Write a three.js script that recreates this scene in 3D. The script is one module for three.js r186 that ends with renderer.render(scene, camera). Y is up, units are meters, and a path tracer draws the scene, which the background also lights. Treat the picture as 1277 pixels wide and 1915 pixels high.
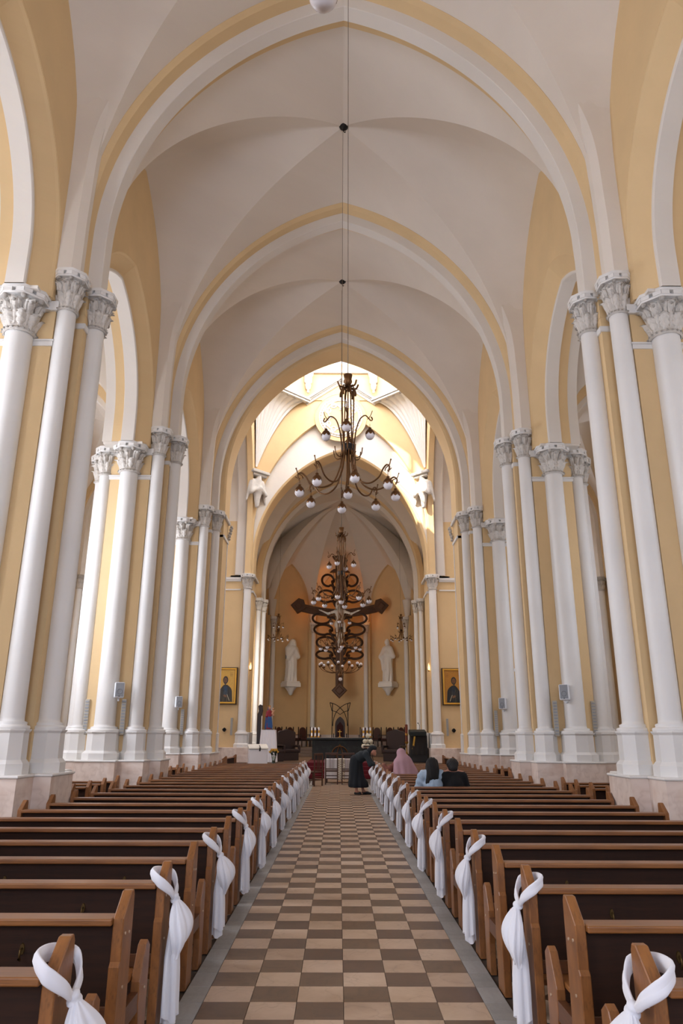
import * as THREE from 'three';
import { RectAreaLightUniformsLib } from 'three/addons/lights/RectAreaLightUniformsLib.js';
import { mergeGeometries, toCreasedNormals } from 'three/addons/utils/BufferGeometryUtils.js';
import { RoundedBoxGeometry } from 'three/addons/geometries/RoundedBoxGeometry.js';

// ------------------------------------------------------------------ camera, sky, sun, window light, exposure
const scene = new THREE.Scene();
const camera = new THREE.PerspectiveCamera(71.145, 1277 / 1915, 0.1, 300);
camera.rotation.order = 'YXZ';
camera.position.set(-0.04, 1.637, 0);
camera.rotation.set(0.30295, -0.00291, 0.00352);
const renderer = new THREE.WebGLRenderer({ antialias: true });
renderer.toneMapping = THREE.LinearToneMapping;
renderer.toneMappingExposure = 0.92;
renderer.shadowMap.enabled = true;
RectAreaLightUniformsLib.init();
{ // overcast-bright summer sky with a soft gradient
  const W = 64, H = 32, d = new Float32Array(W * H * 4);
  for (let j = 0; j < H; j++) for (let i = 0; i < W; i++) {
    const el = (j + 0.5) / H * 2 - 1, t = Math.max(0, el), k = (j * W + i) * 4;
    d[k] = el < 0 ? 0.5 : 1.9 - 0.9 * t; d[k + 1] = el < 0 ? 0.48 : 2.05 - 0.7 * t; d[k + 2] = el < 0 ? 0.44 : 2.3 - 0.3 * t; d[k + 3] = 1;
  }
  const t = new THREE.DataTexture(d, W, H, THREE.RGBAFormat, THREE.FloatType);
  t.mapping = THREE.EquirectangularReflectionMapping; t.magFilter = THREE.LinearFilter; t.needsUpdate = true;
  scene.background = t;
}
const sun = new THREE.DirectionalLight(0xfff2de, 26);
sun.position.set(-48, 66.3, -4.3); sun.target.position.set(3.6, 12.3, -31.9);
sun.castShadow = true; sun.shadow.radius = 1;
Object.assign(sun.shadow.camera, { left: -14, right: 14, top: 14, bottom: -14, near: 1, far: 120 });
scene.add(sun, sun.target);
// every window: [centre x, y, z, width, height, direction it faces, colour, intensity]
const WINDOW_LIGHT = {
  west: { color: 0xd2e1ff, power: 9 }, left: { color: 0xe8efff, power: 21 }, right: { color: 0xdfeaff, power: 4.5 }, transeptLeft: { color: 0xeef0ff, power: 4 }, transeptRight: { color: 0xeef0ff, power: 3.5 }, lantern: { color: 0xe0ecff, power: 34 }, chancel: { color: 0xf6f2ee, power: 15 },
};
function areaLight(x, y, z, w, h, tx, ty, tz, L) {
  const l = new THREE.RectAreaLight(L.color, L.power, w, h);
  l.position.set(x, y, z); l.lookAt(tx, ty, tz); scene.add(l); return l;
}

// ------------------------------------------------------------------ helpers
const V2 = (x, y) => new THREE.Vector2(x, y), V3 = (x, y, z) => new THREE.Vector3(x, y, z);
const PI = Math.PI;
let seed_ = 7;
const rnd = () => { seed_ = (seed_ * 1664525 + 1013904223) >>> 0; return seed_ / 4294967296; };
const rr = (a, b) => a + (b - a) * rnd();
const used = {};
function numbered(n) { used[n] = (used[n] ?? -1) + 1; return used[n] ? `${n}_${String(used[n]).padStart(3, '0')}` : n; }
function hash(i, j, s) { let h = (i * 374761393 + j * 668265263 + s * 974634777) | 0; h = Math.imul(h ^ (h >>> 13), 1274126177); return ((h ^ (h >>> 16)) >>> 0) / 4294967296; }
function noise(x, y, per, s = 1) { // periodic value noise
  const i = Math.floor(x), j = Math.floor(y), f = x - i, g = y - j, u = f * f * (3 - 2 * f), v = g * g * (3 - 2 * g);
  const m = (a) => ((a % per) + per) % per, A = hash(m(i), m(j), s), B = hash(m(i + 1), m(j), s), C = hash(m(i), m(j + 1), s), D = hash(m(i + 1), m(j + 1), s);
  return A + (B - A) * u + (C - A) * v + (A - B - C + D) * u * v;
}
function fbm(u, v, per, oct = 4, s = 1) { let a = 0, w = 0.5, t = 0; for (let k = 0; k < oct; k++) { a += w * noise(u * per, v * per, per, s + k); t += w; w *= 0.55; per *= 2; } return a / t; }
function tex(n, fn, srgb = true, m = n) {
  const d = new Uint8Array(n * m * 4);
  for (let j = 0; j < m; j++) for (let i = 0; i < n; i++) { const c = fn((i + 0.5) / n, (j + 0.5) / m), k = (j * n + i) * 4; for (let q = 0; q < 3; q++) d[k + q] = Math.max(0, Math.min(255, c[q] * 255)); d[k + 3] = 255; }
  const t = new THREE.DataTexture(d, n, m); t.wrapS = t.wrapT = THREE.RepeatWrapping; t.magFilter = THREE.LinearFilter; t.minFilter = THREE.LinearMipmapLinearFilter; t.generateMipmaps = true;
  if (srgb) t.colorSpace = THREE.SRGBColorSpace; t.needsUpdate = true; return t;
}
const rep = (t, x, y) => { const c = t.clone(); c.repeat.set(x, y); c.needsUpdate = true; return c; };
const hex = (h) => [(h >> 16 & 255) / 255, (h >> 8 & 255) / 255, (h & 255) / 255];
const mix = (a, b, t) => a.map((x, i) => x + (b[i] - x) * t);
function boxUV(g) { // uv in metres by the dominant axis of each face
  if (g.index) g = g.toNonIndexed();
  const p = g.attributes.position, uv = new Float32Array(p.count * 2), a = V3(), b = V3(), c = V3();
  for (let i = 0; i < p.count; i += 3) {
    a.fromBufferAttribute(p, i); b.fromBufferAttribute(p, i + 1); c.fromBufferAttribute(p, i + 2);
    const n = b.clone().sub(a).cross(c.clone().sub(a)), x = Math.abs(n.x), y = Math.abs(n.y), z = Math.abs(n.z);
    [a, b, c].forEach((q, k) => { const [u, v] = x >= y && x >= z ? [q.z, q.y] : y >= z ? [q.x, q.z] : [q.x, q.y]; uv[(i + k) * 2] = u; uv[(i + k) * 2 + 1] = v; });
  }
  g.setAttribute('uv', new THREE.BufferAttribute(uv, 2)); return g;
}
function merge(list) { // geometries -> one non-indexed geometry with position, normal, uv
  const gs = list.flat(Infinity).filter(Boolean).map((g) => { const h = g.index ? g.toNonIndexed() : g.clone(); for (const k of Object.keys(h.attributes)) if (!['position', 'normal', 'uv'].includes(k)) h.deleteAttribute(k); if (!h.attributes.normal) h.computeVertexNormals(); if (!h.attributes.uv) h.setAttribute('uv', new THREE.BufferAttribute(new Float32Array(h.attributes.position.count * 2), 2)); h.morphAttributes = {}; return h; });
  return gs.length === 1 ? gs[0] : mergeGeometries(gs);
}
const box = (x, y, z, w, h, d) => new THREE.BoxGeometry(w, h, d).translate(x, y, z);
const rbox = (x, y, z, w, h, d, r = 0.01, s = 1) => new RoundedBoxGeometry(w, h, d, s, Math.min(r, w / 2.01, h / 2.01, d / 2.01)).translate(x, y, z);
const cyl = (x, y, z, r0, r1, h, n = 16) => new THREE.CylinderGeometry(r1, r0, h, n).translate(x, y + h / 2, z);
const lathe = (pts, n = 24) => new THREE.LatheGeometry(pts.map(([r, y]) => V2(r, y)), n);
const ball = (x, y, z, r, n = 12, sy = 1) => new THREE.SphereGeometry(r, n, Math.max(6, n * 0.7 | 0)).scale(1, sy, 1).translate(x, y, z);
const tube = (pts, r, n = 24, k = 6, closed = false) => new THREE.TubeGeometry(new THREE.CatmullRomCurve3(pts.map((p) => p.isVector3 ? p : V3(...p)), closed), n, r, k, closed);
function bar(a, b, r, k = 6) { a = V3(...a); b = V3(...b); const d = b.clone().sub(a), g = new THREE.CylinderGeometry(r, r, d.length(), k); g.applyQuaternion(new THREE.Quaternion().setFromUnitVectors(V3(0, 1, 0), d.clone().normalize())); return g.translate((a.x + b.x) / 2, (a.y + b.y) / 2, (a.z + b.z) / 2); }
const poly = (pts) => { const s = new THREE.Shape(); pts.forEach(([x, y], i) => i ? s.lineTo(x, y) : s.moveTo(x, y)); s.closePath(); return s; };
function prism(pts, h, y0 = 0, bevel = 0) { // plan polygon [x, z] raised from y0 to y0 + h
  const g = new THREE.ExtrudeGeometry(poly(pts.map(([x, z]) => [x, -z])), { depth: h - 2 * bevel, bevelEnabled: bevel > 0, bevelSize: bevel, bevelThickness: bevel, bevelOffset: -bevel, bevelSegments: 1, curveSegments: 6 });
  return g.rotateX(-PI / 2).translate(0, y0 + bevel, 0);
}
function slab(shape, depth, bevel = 0, seg = 8) { return new THREE.ExtrudeGeometry(shape, { depth: depth - 2 * bevel, bevelEnabled: bevel > 0, bevelSize: bevel, bevelThickness: bevel, bevelOffset: -bevel, bevelSegments: 1, curveSegments: seg }).translate(0, 0, bevel); }
function grid(nu, nv, fn) { // fn(u, v in 0..1) -> [x, y, z]
  const P = [], I = [], U = [];
  for (let j = 0; j <= nv; j++) for (let i = 0; i <= nu; i++) { const p = fn(i / nu, j / nv); P.push(...p); U.push(p[0] * 0.7 + p[2] * 0.7, p[1] + p[2] * 0.3); }
  for (let j = 0; j < nv; j++) for (let i = 0; i < nu; i++) { const a = j * (nu + 1) + i, b = a + 1, c = a + nu + 1, d = c + 1; I.push(a, b, d, a, d, c); }
  const g = new THREE.BufferGeometry(); g.setAttribute('position', new THREE.Float32BufferAttribute(P, 3)); g.setAttribute('uv', new THREE.Float32BufferAttribute(U, 2)); g.setIndex(I); g.computeVertexNormals(); return g;
}
function mesh(name, geo, mat, parent = scene) {
  const g = Array.isArray(geo) ? merge(geo) : geo;
  const m = new THREE.Mesh(g, mat); m.name = parent === scene ? numbered(name) : name; m.castShadow = m.receiveShadow = true; parent.add(m); return m;
}
function tag(o, label, category, group, kind) { if (label) o.userData.label = label; if (category) o.userData.category = category; if (group) o.userData.group = group; if (kind) o.userData.kind = kind; return o; }
function thing(name, label, category, pos = [0, 0, 0], turn = 0, group) { const o = new THREE.Group(); o.name = numbered(name); o.position.set(...pos); o.rotation.y = turn; scene.add(o); return tag(o, label, category, group); }
function copy(src, label, pos, turn = 0, group) { const o = src.clone(); o.name = numbered(src.name.replace(/_\d{3}$/, '')); o.position.set(...pos); o.rotation.y = turn; scene.add(o); if (label) o.userData.label = label; if (group) o.userData.group = group; return o; }
function struct(name, label) { const o = new THREE.Group(); o.name = numbered(name); o.userData.kind = 'structure'; if (label) o.userData.label = label; scene.add(o); return o; }
const ORD = ['first', 'second', 'third', 'fourth', 'fifth', 'sixth', 'seventh', 'eighth', 'ninth', 'tenth', 'eleventh', 'twelfth', 'thirteenth', 'fourteenth', 'fifteenth', 'sixteenth', 'seventeenth', 'eighteenth', 'nineteenth', 'twentieth', 'twenty-first', 'twenty-second', 'twenty-third', 'twenty-fourth', 'twenty-fifth'];

// pointed arch: half-span a, springing s, centre offset c; legs go straight down to y0
const arcY = (A, u, r = 0) => { const R = A.a + A.c + r, q = R * R - (Math.abs(u) + A.c) ** 2; return A.s + Math.sqrt(Math.max(0, q)); };
function archHalf(A, r, n = 20) { const R = A.a + A.c + r, t1 = Math.acos(A.c / R), o = [[A.a + r, A.y0]]; for (let i = 0; i <= n; i++) { const t = t1 * i / n; o.push([R * Math.cos(t) - A.c, A.s + R * Math.sin(t)]); } o[o.length - 1][0] = 0; return o; }
function archPts(A, r, n = 20) { const h = archHalf(A, r, n); return [...h.map(([x, y]) => [-x, y]), ...h.slice(0, -1).reverse()]; }
// strips swept along an arch; profile points are [depth, radial offset]; place(u, v, d) -> [x, y, z]
function archSweep(A, profile, place, n = 28) {
  const out = [];
  for (let k = 0; k + 1 < profile.length; k++) for (const s of [-1, 1]) {
    const h0 = archHalf(A, profile[k][1], n), h1 = archHalf(A, profile[k + 1][1], n), N = h0.length - 1;
    out.push(grid(N, 1, (u, v) => { const i = Math.round(u * N), [x, y] = v < 0.5 ? h0[i] : h1[i]; return place(s * x, y, profile[k + (v < 0.5 ? 0 : 1)][0]); }));
  }
  return merge(out);
}
// wall with an arched hole: face in the (u, v) plane
function wallShape(u0, u1, v0, v1, A, r = 0, n = 20) {
  const p = archPts({ ...A, y0: v0 }, r, n), s = new THREE.Shape();
  s.moveTo(u0, v0); p.forEach(([x, y]) => s.lineTo(x, y)); s.lineTo(u1, v0); s.lineTo(u1, v1); s.lineTo(u0, v1); s.closePath(); return s;
}
// smooth bodies: naive surface nets over a signed distance
function nets(f, lo, hi, c) {
  const n = lo.map((l, i) => Math.ceil((hi[i] - l) / c) + 1), [nx, ny, nz] = n, F = new Float32Array(nx * ny * nz), id = new Int32Array(nx * ny * nz).fill(-1), P = [], I = [];
  const at = (i, j, k) => (k * ny + j) * nx + i;
  const Q = 6, rad = Q * c * 0.9 + 0.06; // whole blocks far from the surface are skipped
  for (let k0 = 0; k0 < nz; k0 += Q) for (let j0 = 0; j0 < ny; j0 += Q) for (let i0 = 0; i0 < nx; i0 += Q) {
    const far = f(lo[0] + (i0 + Q / 2) * c, lo[1] + (j0 + Q / 2) * c, lo[2] + (k0 + Q / 2) * c), skip = Math.abs(far) > rad;
    for (let k = k0; k < Math.min(nz, k0 + Q); k++) for (let j = j0; j < Math.min(ny, j0 + Q); j++) for (let i = i0; i < Math.min(nx, i0 + Q); i++) F[at(i, j, k)] = skip ? far : f(lo[0] + i * c, lo[1] + j * c, lo[2] + k * c);
  }
  for (let k = 0; k < nz - 1; k++) for (let j = 0; j < ny - 1; j++) for (let i = 0; i < nx - 1; i++) {
    let m = 0, x = 0, y = 0, z = 0, e = 0; const q = [];
    for (let b = 0; b < 8; b++) { q[b] = F[at(i + (b & 1), j + (b >> 1 & 1), k + (b >> 2))]; if (q[b] < 0) m |= 1 << b; }
    if (m === 0 || m === 255) continue;
    for (let a = 0; a < 8; a++) for (const s of [1, 2, 4]) { const b = a | s; if (a & s || (q[a] < 0) === (q[b] < 0)) continue; const t = q[a] / (q[a] - q[b]); x += (a & 1) + (s === 1 ? t : 0); y += (a >> 1 & 1) + (s === 2 ? t : 0); z += (a >> 2) + (s === 4 ? t : 0); e++; }
    id[at(i, j, k)] = P.length / 3; P.push(lo[0] + (i + x / e) * c, lo[1] + (j + y / e) * c, lo[2] + (k + z / e) * c);
  }
  const quad = (a, b, c2, d, flip) => { if (a < 0 || b < 0 || c2 < 0 || d < 0) return; flip ? I.push(a, c2, b, a, d, c2) : I.push(a, b, c2, a, c2, d); };
  for (let k = 1; k < nz - 1; k++) for (let j = 1; j < ny - 1; j++) for (let i = 1; i < nx - 1; i++) {
    const s = F[at(i, j, k)] < 0;
    if (s !== F[at(i + 1, j, k)] < 0) quad(id[at(i, j - 1, k - 1)], id[at(i, j, k - 1)], id[at(i, j, k)], id[at(i, j - 1, k)], !s);
    if (s !== F[at(i, j + 1, k)] < 0) quad(id[at(i - 1, j, k - 1)], id[at(i - 1, j, k)], id[at(i, j, k)], id[at(i, j, k - 1)], !s);
    if (s !== F[at(i, j, k + 1)] < 0) quad(id[at(i - 1, j - 1, k)], id[at(i, j - 1, k)], id[at(i, j, k)], id[at(i - 1, j, k)], !s);
  }
  const g = new THREE.BufferGeometry(); g.setAttribute('position', new THREE.Float32BufferAttribute(P, 3)); g.setAttribute('uv', new THREE.Float32BufferAttribute(P.filter((_, i) => i % 3 < 2), 2)); g.setIndex(I); g.computeVertexNormals(); return g;
}
const smin = (a, b, k) => { const h = Math.max(k - Math.abs(a - b), 0) / k; return Math.min(a, b) - h * h * k / 4; };
function capsule(p, a, b, ra, rb) { const x = b[0] - a[0], y = b[1] - a[1], z = b[2] - a[2], px = p[0] - a[0], py = p[1] - a[1], pz = p[2] - a[2], t = Math.max(0, Math.min(1, (px * x + py * y + pz * z) / (x * x + y * y + z * z || 1))); return Math.hypot(px - t * x, py - t * y, pz - t * z) - (ra + (rb - ra) * t); }
const ellip = (p, c, r) => { const q = Math.hypot((p[0] - c[0]) / r[0], (p[1] - c[1]) / r[1], (p[2] - c[2]) / r[2]); return (q - 1) * Math.min(...r); };
// bones: [a, b, ra, rb]; balls: [centre, radii]
function body(bones, balls = [], k = 0.05, cell = 0.016, extra) {
  const lo = [9, 9, 9], hi = [-9, -9, -9];
  const grow = (c, r) => c.forEach((v, i) => { lo[i] = Math.min(lo[i], v - r - 0.04); hi[i] = Math.max(hi[i], v + r + 0.04); });
  bones.forEach(([a, b, ra, rb]) => { grow(a, ra); grow(b, rb); }); balls.forEach(([c, r]) => grow(c, Math.max(...r)));
  return nets((x, y, z) => { const p = [x, y, z]; let d = 9; for (const [a, b, ra, rb, kk] of bones) d = smin(d, capsule(p, a, b, ra, rb), kk || k); for (const [c, r, kk] of balls) d = smin(d, ellip(p, c, r), kk || k); return extra ? extra(p, d) : d; }, lo, hi, cell);
}

// ------------------------------------------------------------------ materials
const std = (o) => new THREE.MeshStandardMaterial({ roughness: 0.8, ...o });
const plasterTone = (base, amt, per, s) => tex(256, (u, v) => { const n = fbm(u, v, per, 5, s), m = fbm(u, v, 2, 3, s + 9); return mix(hex(base), hex(base).map((c) => c * (1 - amt)), Math.min(1, Math.max(0, n * 0.6 + m * 0.4))); });
const plasterBump = tex(256, (u, v) => { const n = fbm(u, v, 16, 4, 31); return [n, n, n]; }, false);
const whiteMap = rep(plasterTone(0xe6ddd1, 0.055, 6, 3), 0.35, 0.35), yellowMap = rep(plasterTone(0xe5c594, 0.07, 6, 5), 0.35, 0.35);
const M = {
  white: std({ map: whiteMap, bumpMap: rep(plasterBump, 0.6, 0.6), bumpScale: 0.003, roughness: 0.85 }),
  vault: std({ map: rep(plasterTone(0xe8dccd, 0.06, 6, 4), 0.35, 0.35), bumpMap: rep(plasterBump, 0.6, 0.6), bumpScale: 0.003, roughness: 0.85 }),
  paint: std({ map: rep(plasterTone(0xe8e4de, 0.05, 6, 8), 0.35, 0.35), roughness: 0.5 }),
  stucco: std({ map: rep(plasterTone(0xe6ded3, 0.2, 9, 13), 1.1, 1.1), bumpMap: rep(plasterBump, 2.6, 2.6), bumpScale: 0.012, roughness: 0.9 }),
  yellow: std({ map: yellowMap, bumpMap: rep(plasterBump, 0.6, 0.6), bumpScale: 0.003, roughness: 0.85 }),
  dark: std({ color: 0x15110e, roughness: 0.6 }),
  bronze: std({ color: 0x6b4a2c, roughness: 0.38, metalness: 0.85 }),
  oldBrass: std({ color: 0x5d4726, roughness: 0.5, metalness: 0.8 }),
  brass: std({ color: 0xb98a3e, roughness: 0.35, metalness: 0.9 }),
  blackMetal: std({ color: 0x1c1815, roughness: 0.45, metalness: 0.5 }),
  cable: std({ color: 0x6f5f4f, roughness: 0.6 }),
  opal: std({ color: 0xe9e3e2, roughness: 0.25 }),
  walnut: std({ color: 0x2a1710, roughness: 0.45 }),
  redCarpet: std({ color: 0x5f0f1b, roughness: 1 }),
  gold: std({ color: 0xd9a441, roughness: 0.45, metalness: 0.6 }),
  stone: std({ color: 0xece8e1, roughness: 0.7 }),
  plastic: std({ color: 0xdfe1e4, roughness: 0.5 }),
  grille: std({ color: 0x96999d, roughness: 0.7 }),
  altar: std({ map: rep(tex(256, (u, v) => { const n = fbm(u + fbm(u, v, 4, 4, 60) * 0.3, v, 5, 5, 61); return mix(hex(0x10130f), hex(0x2c332c), n > 0.6 ? n : n * 0.4); }), 0.7, 0.7), roughness: 0.55 }),
};
M.marble = [0, 1, 2].map((k) => std({ roughness: 0.35, map: rep(tex(512, (u, v) => {
  const w = fbm(u, v, 3, 5, 40 + k), n = fbm(u + w * 0.35, v + w * 0.25, 4, 6, 50 + k), vein = Math.pow(1 - Math.abs(2 * fbm(u + w * 0.5, v, 3, 5, 70 + k) - 1), 14), blot = Math.max(0, fbm(u, v, 5, 4, 80 + k) - 0.58) * 2.4;
  return mix(mix(mix(hex(0xebddd1), hex([0xdcc6b7, 0xdfd0c4, 0xd3bbab][k]), n), hex(0xa98f80), vein * 0.28), hex(0xc0a18c), Math.min(0.4, blot));
}), 0.55, 0.55) }));
// pew oak: long grain along u
const oak = (a, b, s) => tex(512, (u, v) => { const w = fbm(u, v, 2, 3, s), g = fbm(u * 1, v * 8 + w * 0.8, 4, 5, s + 3), f = fbm(u * 2, v * 40, 8, 2, s + 7); return mix(mix(hex(a), hex(b), g), hex(b).map((c) => c * 0.75), Math.max(0, f - 0.6) * 1.6); }, true, 256);
const oakMap = oak(0x9a6330, 0x6b3f1a, 21), oakMap2 = oak(0x70401a, 0x43240e, 23);
const woodMat = (m, rot, r) => { const t = rep(m, 0.9, 2.2); if (rot) { t.rotation = PI / 2; t.repeat.set(2.2, 0.9); } return new THREE.MeshPhysicalMaterial({ map: t, roughness: r, clearcoat: 0.25, clearcoatRoughness: 0.3 }); };
M.oakLong = woodMat(oakMap, false, 0.42); M.oakUp = woodMat(oakMap, true, 0.45); M.oakDark = woodMat(oakMap2, false, 0.5); M.oakBack = new THREE.MeshPhysicalMaterial({ map: rep(oak(0x3a1f0e, 0x241207, 27), 0.9, 2.2), roughness: 0.7, specularIntensity: 0.5 });
M.crossWood = std({ map: rep(oak(0x6e4728, 0x452a15, 25), 0.6, 1.2), roughness: 0.55 });
M.scroll = std({ color: 0x3c2618, roughness: 0.5, metalness: 0.25 });
M.tulle = new THREE.MeshPhysicalMaterial({ color: 0xf1f0f3, roughness: 0.95, transmission: 0.35, thickness: 0, side: THREE.DoubleSide });
M.cloth = std({ color: 0xece8ea, roughness: 0.95 });
const slate = (a, b, s) => rep(tex(256, (u, v) => { const w = fbm(u, v, 3, 4, s), n = fbm(u + w * 0.2, v + w * 0.3, 6, 5, s + 2), vein = Math.pow(1 - Math.abs(2 * fbm(u + w * 0.4, v, 3, 4, s + 4) - 1), 20); return mix(mix(hex(a), hex(b), n), hex(b).map((c) => c * 0.8), vein * 0.35); }), 1.7, 1.7);
const tileMat = (a, b, s) => std({ map: slate(a, b, s), roughness: 0.42 });
M.beige = [tileMat(0xc2a88e, 0xad9176, 90), tileMat(0xbba189, 0xa3886f, 95), tileMat(0xc7ae96, 0xb3977d, 99)];
M.brown = [tileMat(0x6b523d, 0x594230, 101), tileMat(0x634a37, 0x513a2b, 105), tileMat(0x70563f, 0x5d4632, 109)];
M.grey = [std({ map: rep(tex(256, (u, v) => { const n = fbm(u * 1, v * 10, 4, 4, 111), m = fbm(u, v, 6, 4, 113); return mix(hex(0xa39f9a), hex(0x85817c), n * 0.6 + m * 0.4); }), 1.5, 1.5), roughness: 0.6 }), std({ map: rep(tex(256, (u, v) => { const n = fbm(u * 10, v, 4, 4, 117), m = fbm(u, v, 6, 4, 119); return mix(hex(0x9b9791), hex(0x7d7974), n * 0.6 + m * 0.4); }), 1.5, 1.5), roughness: 0.6 })];
M.grout = std({ color: 0x4a3d33, roughness: 0.9 });
M.glassLit = std({ color: 0x000000, emissive: 0xdfe9ff, emissiveIntensity: 1.6 });
M.pane = new THREE.MeshPhysicalMaterial({ color: 0xffffff, transmission: 1, thickness: 0, roughness: 0.05, ior: 1.45 });

// ------------------------------------------------------------------ large structure
const PX = 4.93, PZ = [1.65, -4.35, -10.35, -16.35, -22.35], BAYS = [4.65, -1.35, -7.35, -13.35, -19.35];
const NAVE = { a: 4.21, c: 1.62, s: 9.6, y0: 8.6 }, CR = -27.6; // transverse arches; crossing centre
const CROSS = { a: 3.82, c: 1.45, s: 9.75, y0: 0.5 };
const NECK = 7.93, LOW = 7.43, PL = 1.15;

// groin vault over one bay
function vaultBay(xc, hx, zc, hz, L, T, crownX) {
  const yl = (x) => arcY(L, x), lift0 = yl(0) - arcY(T, 0);
  const yt = (x, z) => arcY(T, z) + lift0 * (1 - (x / crownX) ** 2);
  const zg = (x) => { let a = 0, b = hz; if (yt(x, hz) > yl(x)) return hz; for (let i = 0; i < 30; i++) { const m = (a + b) / 2; yt(x, m) > yl(x) ? a = m : b = m; } return a; };
  const N = 40, out = [];
  for (const s of [-1, 1]) {
    const X = (u) => s * hx * u;
    out.push(grid(N, 20, (u, v) => { const x = X(u), z = (v * 2 - 1) * zg(x); return [xc + x, yt(x, z), zc + z]; }));
    for (const q of [-1, 1]) out.push(grid(N, 6, (u, v) => { const x = X(u), g = zg(x), z = g + (hz - g) * v; return [xc + x, yl(x), zc + q * z]; }));
  }
  return merge(out);
}
const ceiling = struct('ceiling');
const NL = { a: 4.3, c: 1.62, s: 9.6 }, NT = { a: 2.42, c: 1.43, s: 10.4 };
for (const z of BAYS) mesh('vault_bay', vaultBay(0, 4.52, z, 2.62, NL, NT, 4.5), M.vault, ceiling);
mesh('vault_bay', vaultBay(0, 4.52, -35.5, 2.5, NL, NT, 4.5), M.vault, ceiling);
const AL = { a: 1.5, c: 0.5, s: 8.5 }, AT = { a: 2.45, c: 0.6, s: 8.6 };
for (const sx of [-1, 1]) for (const z of BAYS) mesh('aisle_vault', vaultBay(sx * 6.9, 1.55, z, 2.85, AL, AT, 1.5), M.vault, ceiling);
for (const sx of [-1, 1]) mesh('transept_vault', grid(24, 2, (u, v) => { const z = (u * 2 - 1) * 4.5; return [sx * (4.6 + v * 6.2), arcY({ a: 4.5, c: 1.62, s: 11.2 }, z), CR + z]; }), M.vault, ceiling);
// white springers of the groins above the tall capitals
{
  const xa = (y) => { if (y <= NAVE.s) return NAVE.a; const R = NAVE.a + NAVE.c; return Math.sqrt(R * R - (y - NAVE.s) ** 2) - NAVE.c; };
  const make = (s, q) => { // s side of the nave, q towards the camera (+1) or the altar
    const sec = (y) => { const t = Math.max(0, (y - 10.4) / 1.8), q = Math.min(1, Math.max(0, (y - 9.8) / 2.2)), x = xa(y) - 0.03 + 0.2 * q * q * (3 - 2 * q); return [[x, 0.47], [x, 0.6 + 0.14 * t], [x + 0.1, 0.72 + 0.1 * t], [4.55, 0.74 + 0.2 * t * t]]; };
    const out = [];
    for (let f = 0; f < 3; f++) out.push(grid(1, 30, (u, v) => { const p = sec(8.58 + 3.6 * v)[f + (u > 0.5 ? 1 : 0)]; return [s * p[0], 8.58 + 3.6 * v, q * p[1]]; }));
    return merge(out);
  };
  for (const z of PZ.slice(1)) for (const s of [-1, 1]) for (const q of [-1, 1]) if (!(z < -22 && q < 0)) mesh('vault_springer', make(s, q).translate(0, 0, z), M.vault, ceiling);
}
function transverseArch(z, far = true) {
  const g = struct('transverse_arch'), pl = (u, v, d) => [u, v, z + d];
  const y = [archSweep(NAVE, [[0.5, 0.32], [0.5, 0.08], [0.43, 0.0], [0.2, 0]], pl)];
  if (far) y.push(archSweep(NAVE, [[-0.2, 0], [-0.43, 0], [-0.5, 0.08], [-0.5, 0.32]], pl));
  mesh('outer_order', merge(y), M.yellow, g);
  mesh('inner_order', archSweep(NAVE, far ? [[0.2, 0], [0.15, -0.2], [0.14, -0.21], [-0.14, -0.21], [-0.15, -0.2], [-0.2, 0]] : [[0.2, 0], [0.15, -0.2], [0.14, -0.21], [-0.16, -0.21]], pl), M.white, g);
  return g;
}
for (const z of PZ) if (z > -22) transverseArch(z);
transverseArch(-38.25);
{ // the crossing's west arch: nave order, then a broad yellow soffit
  const g = transverseArch(-22.35, false), pl = (u, v, d) => [u, v, d];
  mesh('crossing_order', archSweep({ ...CROSS, y0: 8.6 }, [[-22.5, 0.2], [-22.52, 0.06], [-22.58, 0], [-23.55, 0], [-23.6, 0.05], [-23.6, 0.6]], pl), M.yellow, g);
}
// arcade walls with their arches
const ARC = { a: 1.9, c: 0.566, s: 8.7, y0: 8.1 };
for (const [s, side] of [[-1, 'left'], [1, 'right']]) {
  const g = struct('wall_' + side), zN = BAYS.length;
  BAYS.forEach((zc) => {
    const w = slab(wallShape(-3, 3, 8.1, 14.7, ARC, 0.35, 24), 1.05).rotateY(PI / 2); // shape u -> -z, depth -> x
    mesh('wall_panel', boxUV(w.translate(s > 0 ? 4.5 : -5.55, 0, zc)), M.yellow, g);
    const pl = (u, v, d) => [s * d, v, zc + u];
    mesh('arch_splay', archSweep(ARC, [[4.5, 0.36], [4.51, 0.335], [4.55, 0.3], [4.76, 0.06], [4.77, 0.03]], pl), M.yellow, g);
    mesh('arch_order', archSweep(ARC, [[4.77, 0.03], [4.77, -0.01], [4.79, -0.03], [5.07, -0.03], [5.08, -0.01]], pl), M.white, g);
    mesh('arch_band', archSweep(ARC, [[5.08, -0.01], [5.085, 0.035], [5.3, 0.035]], pl), M.yellow, g);
    mesh('arch_order', archSweep(ARC, [[5.3, 0.035], [5.3, 0.06], [5.53, 0.06], [5.56, 0.36]], pl), M.white, g);
  });
  for (const z of PZ) mesh('impost', box(s * 5.05, 8.08, z, 0.9, 0.05, 2.1), M.white, g);
}

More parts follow.
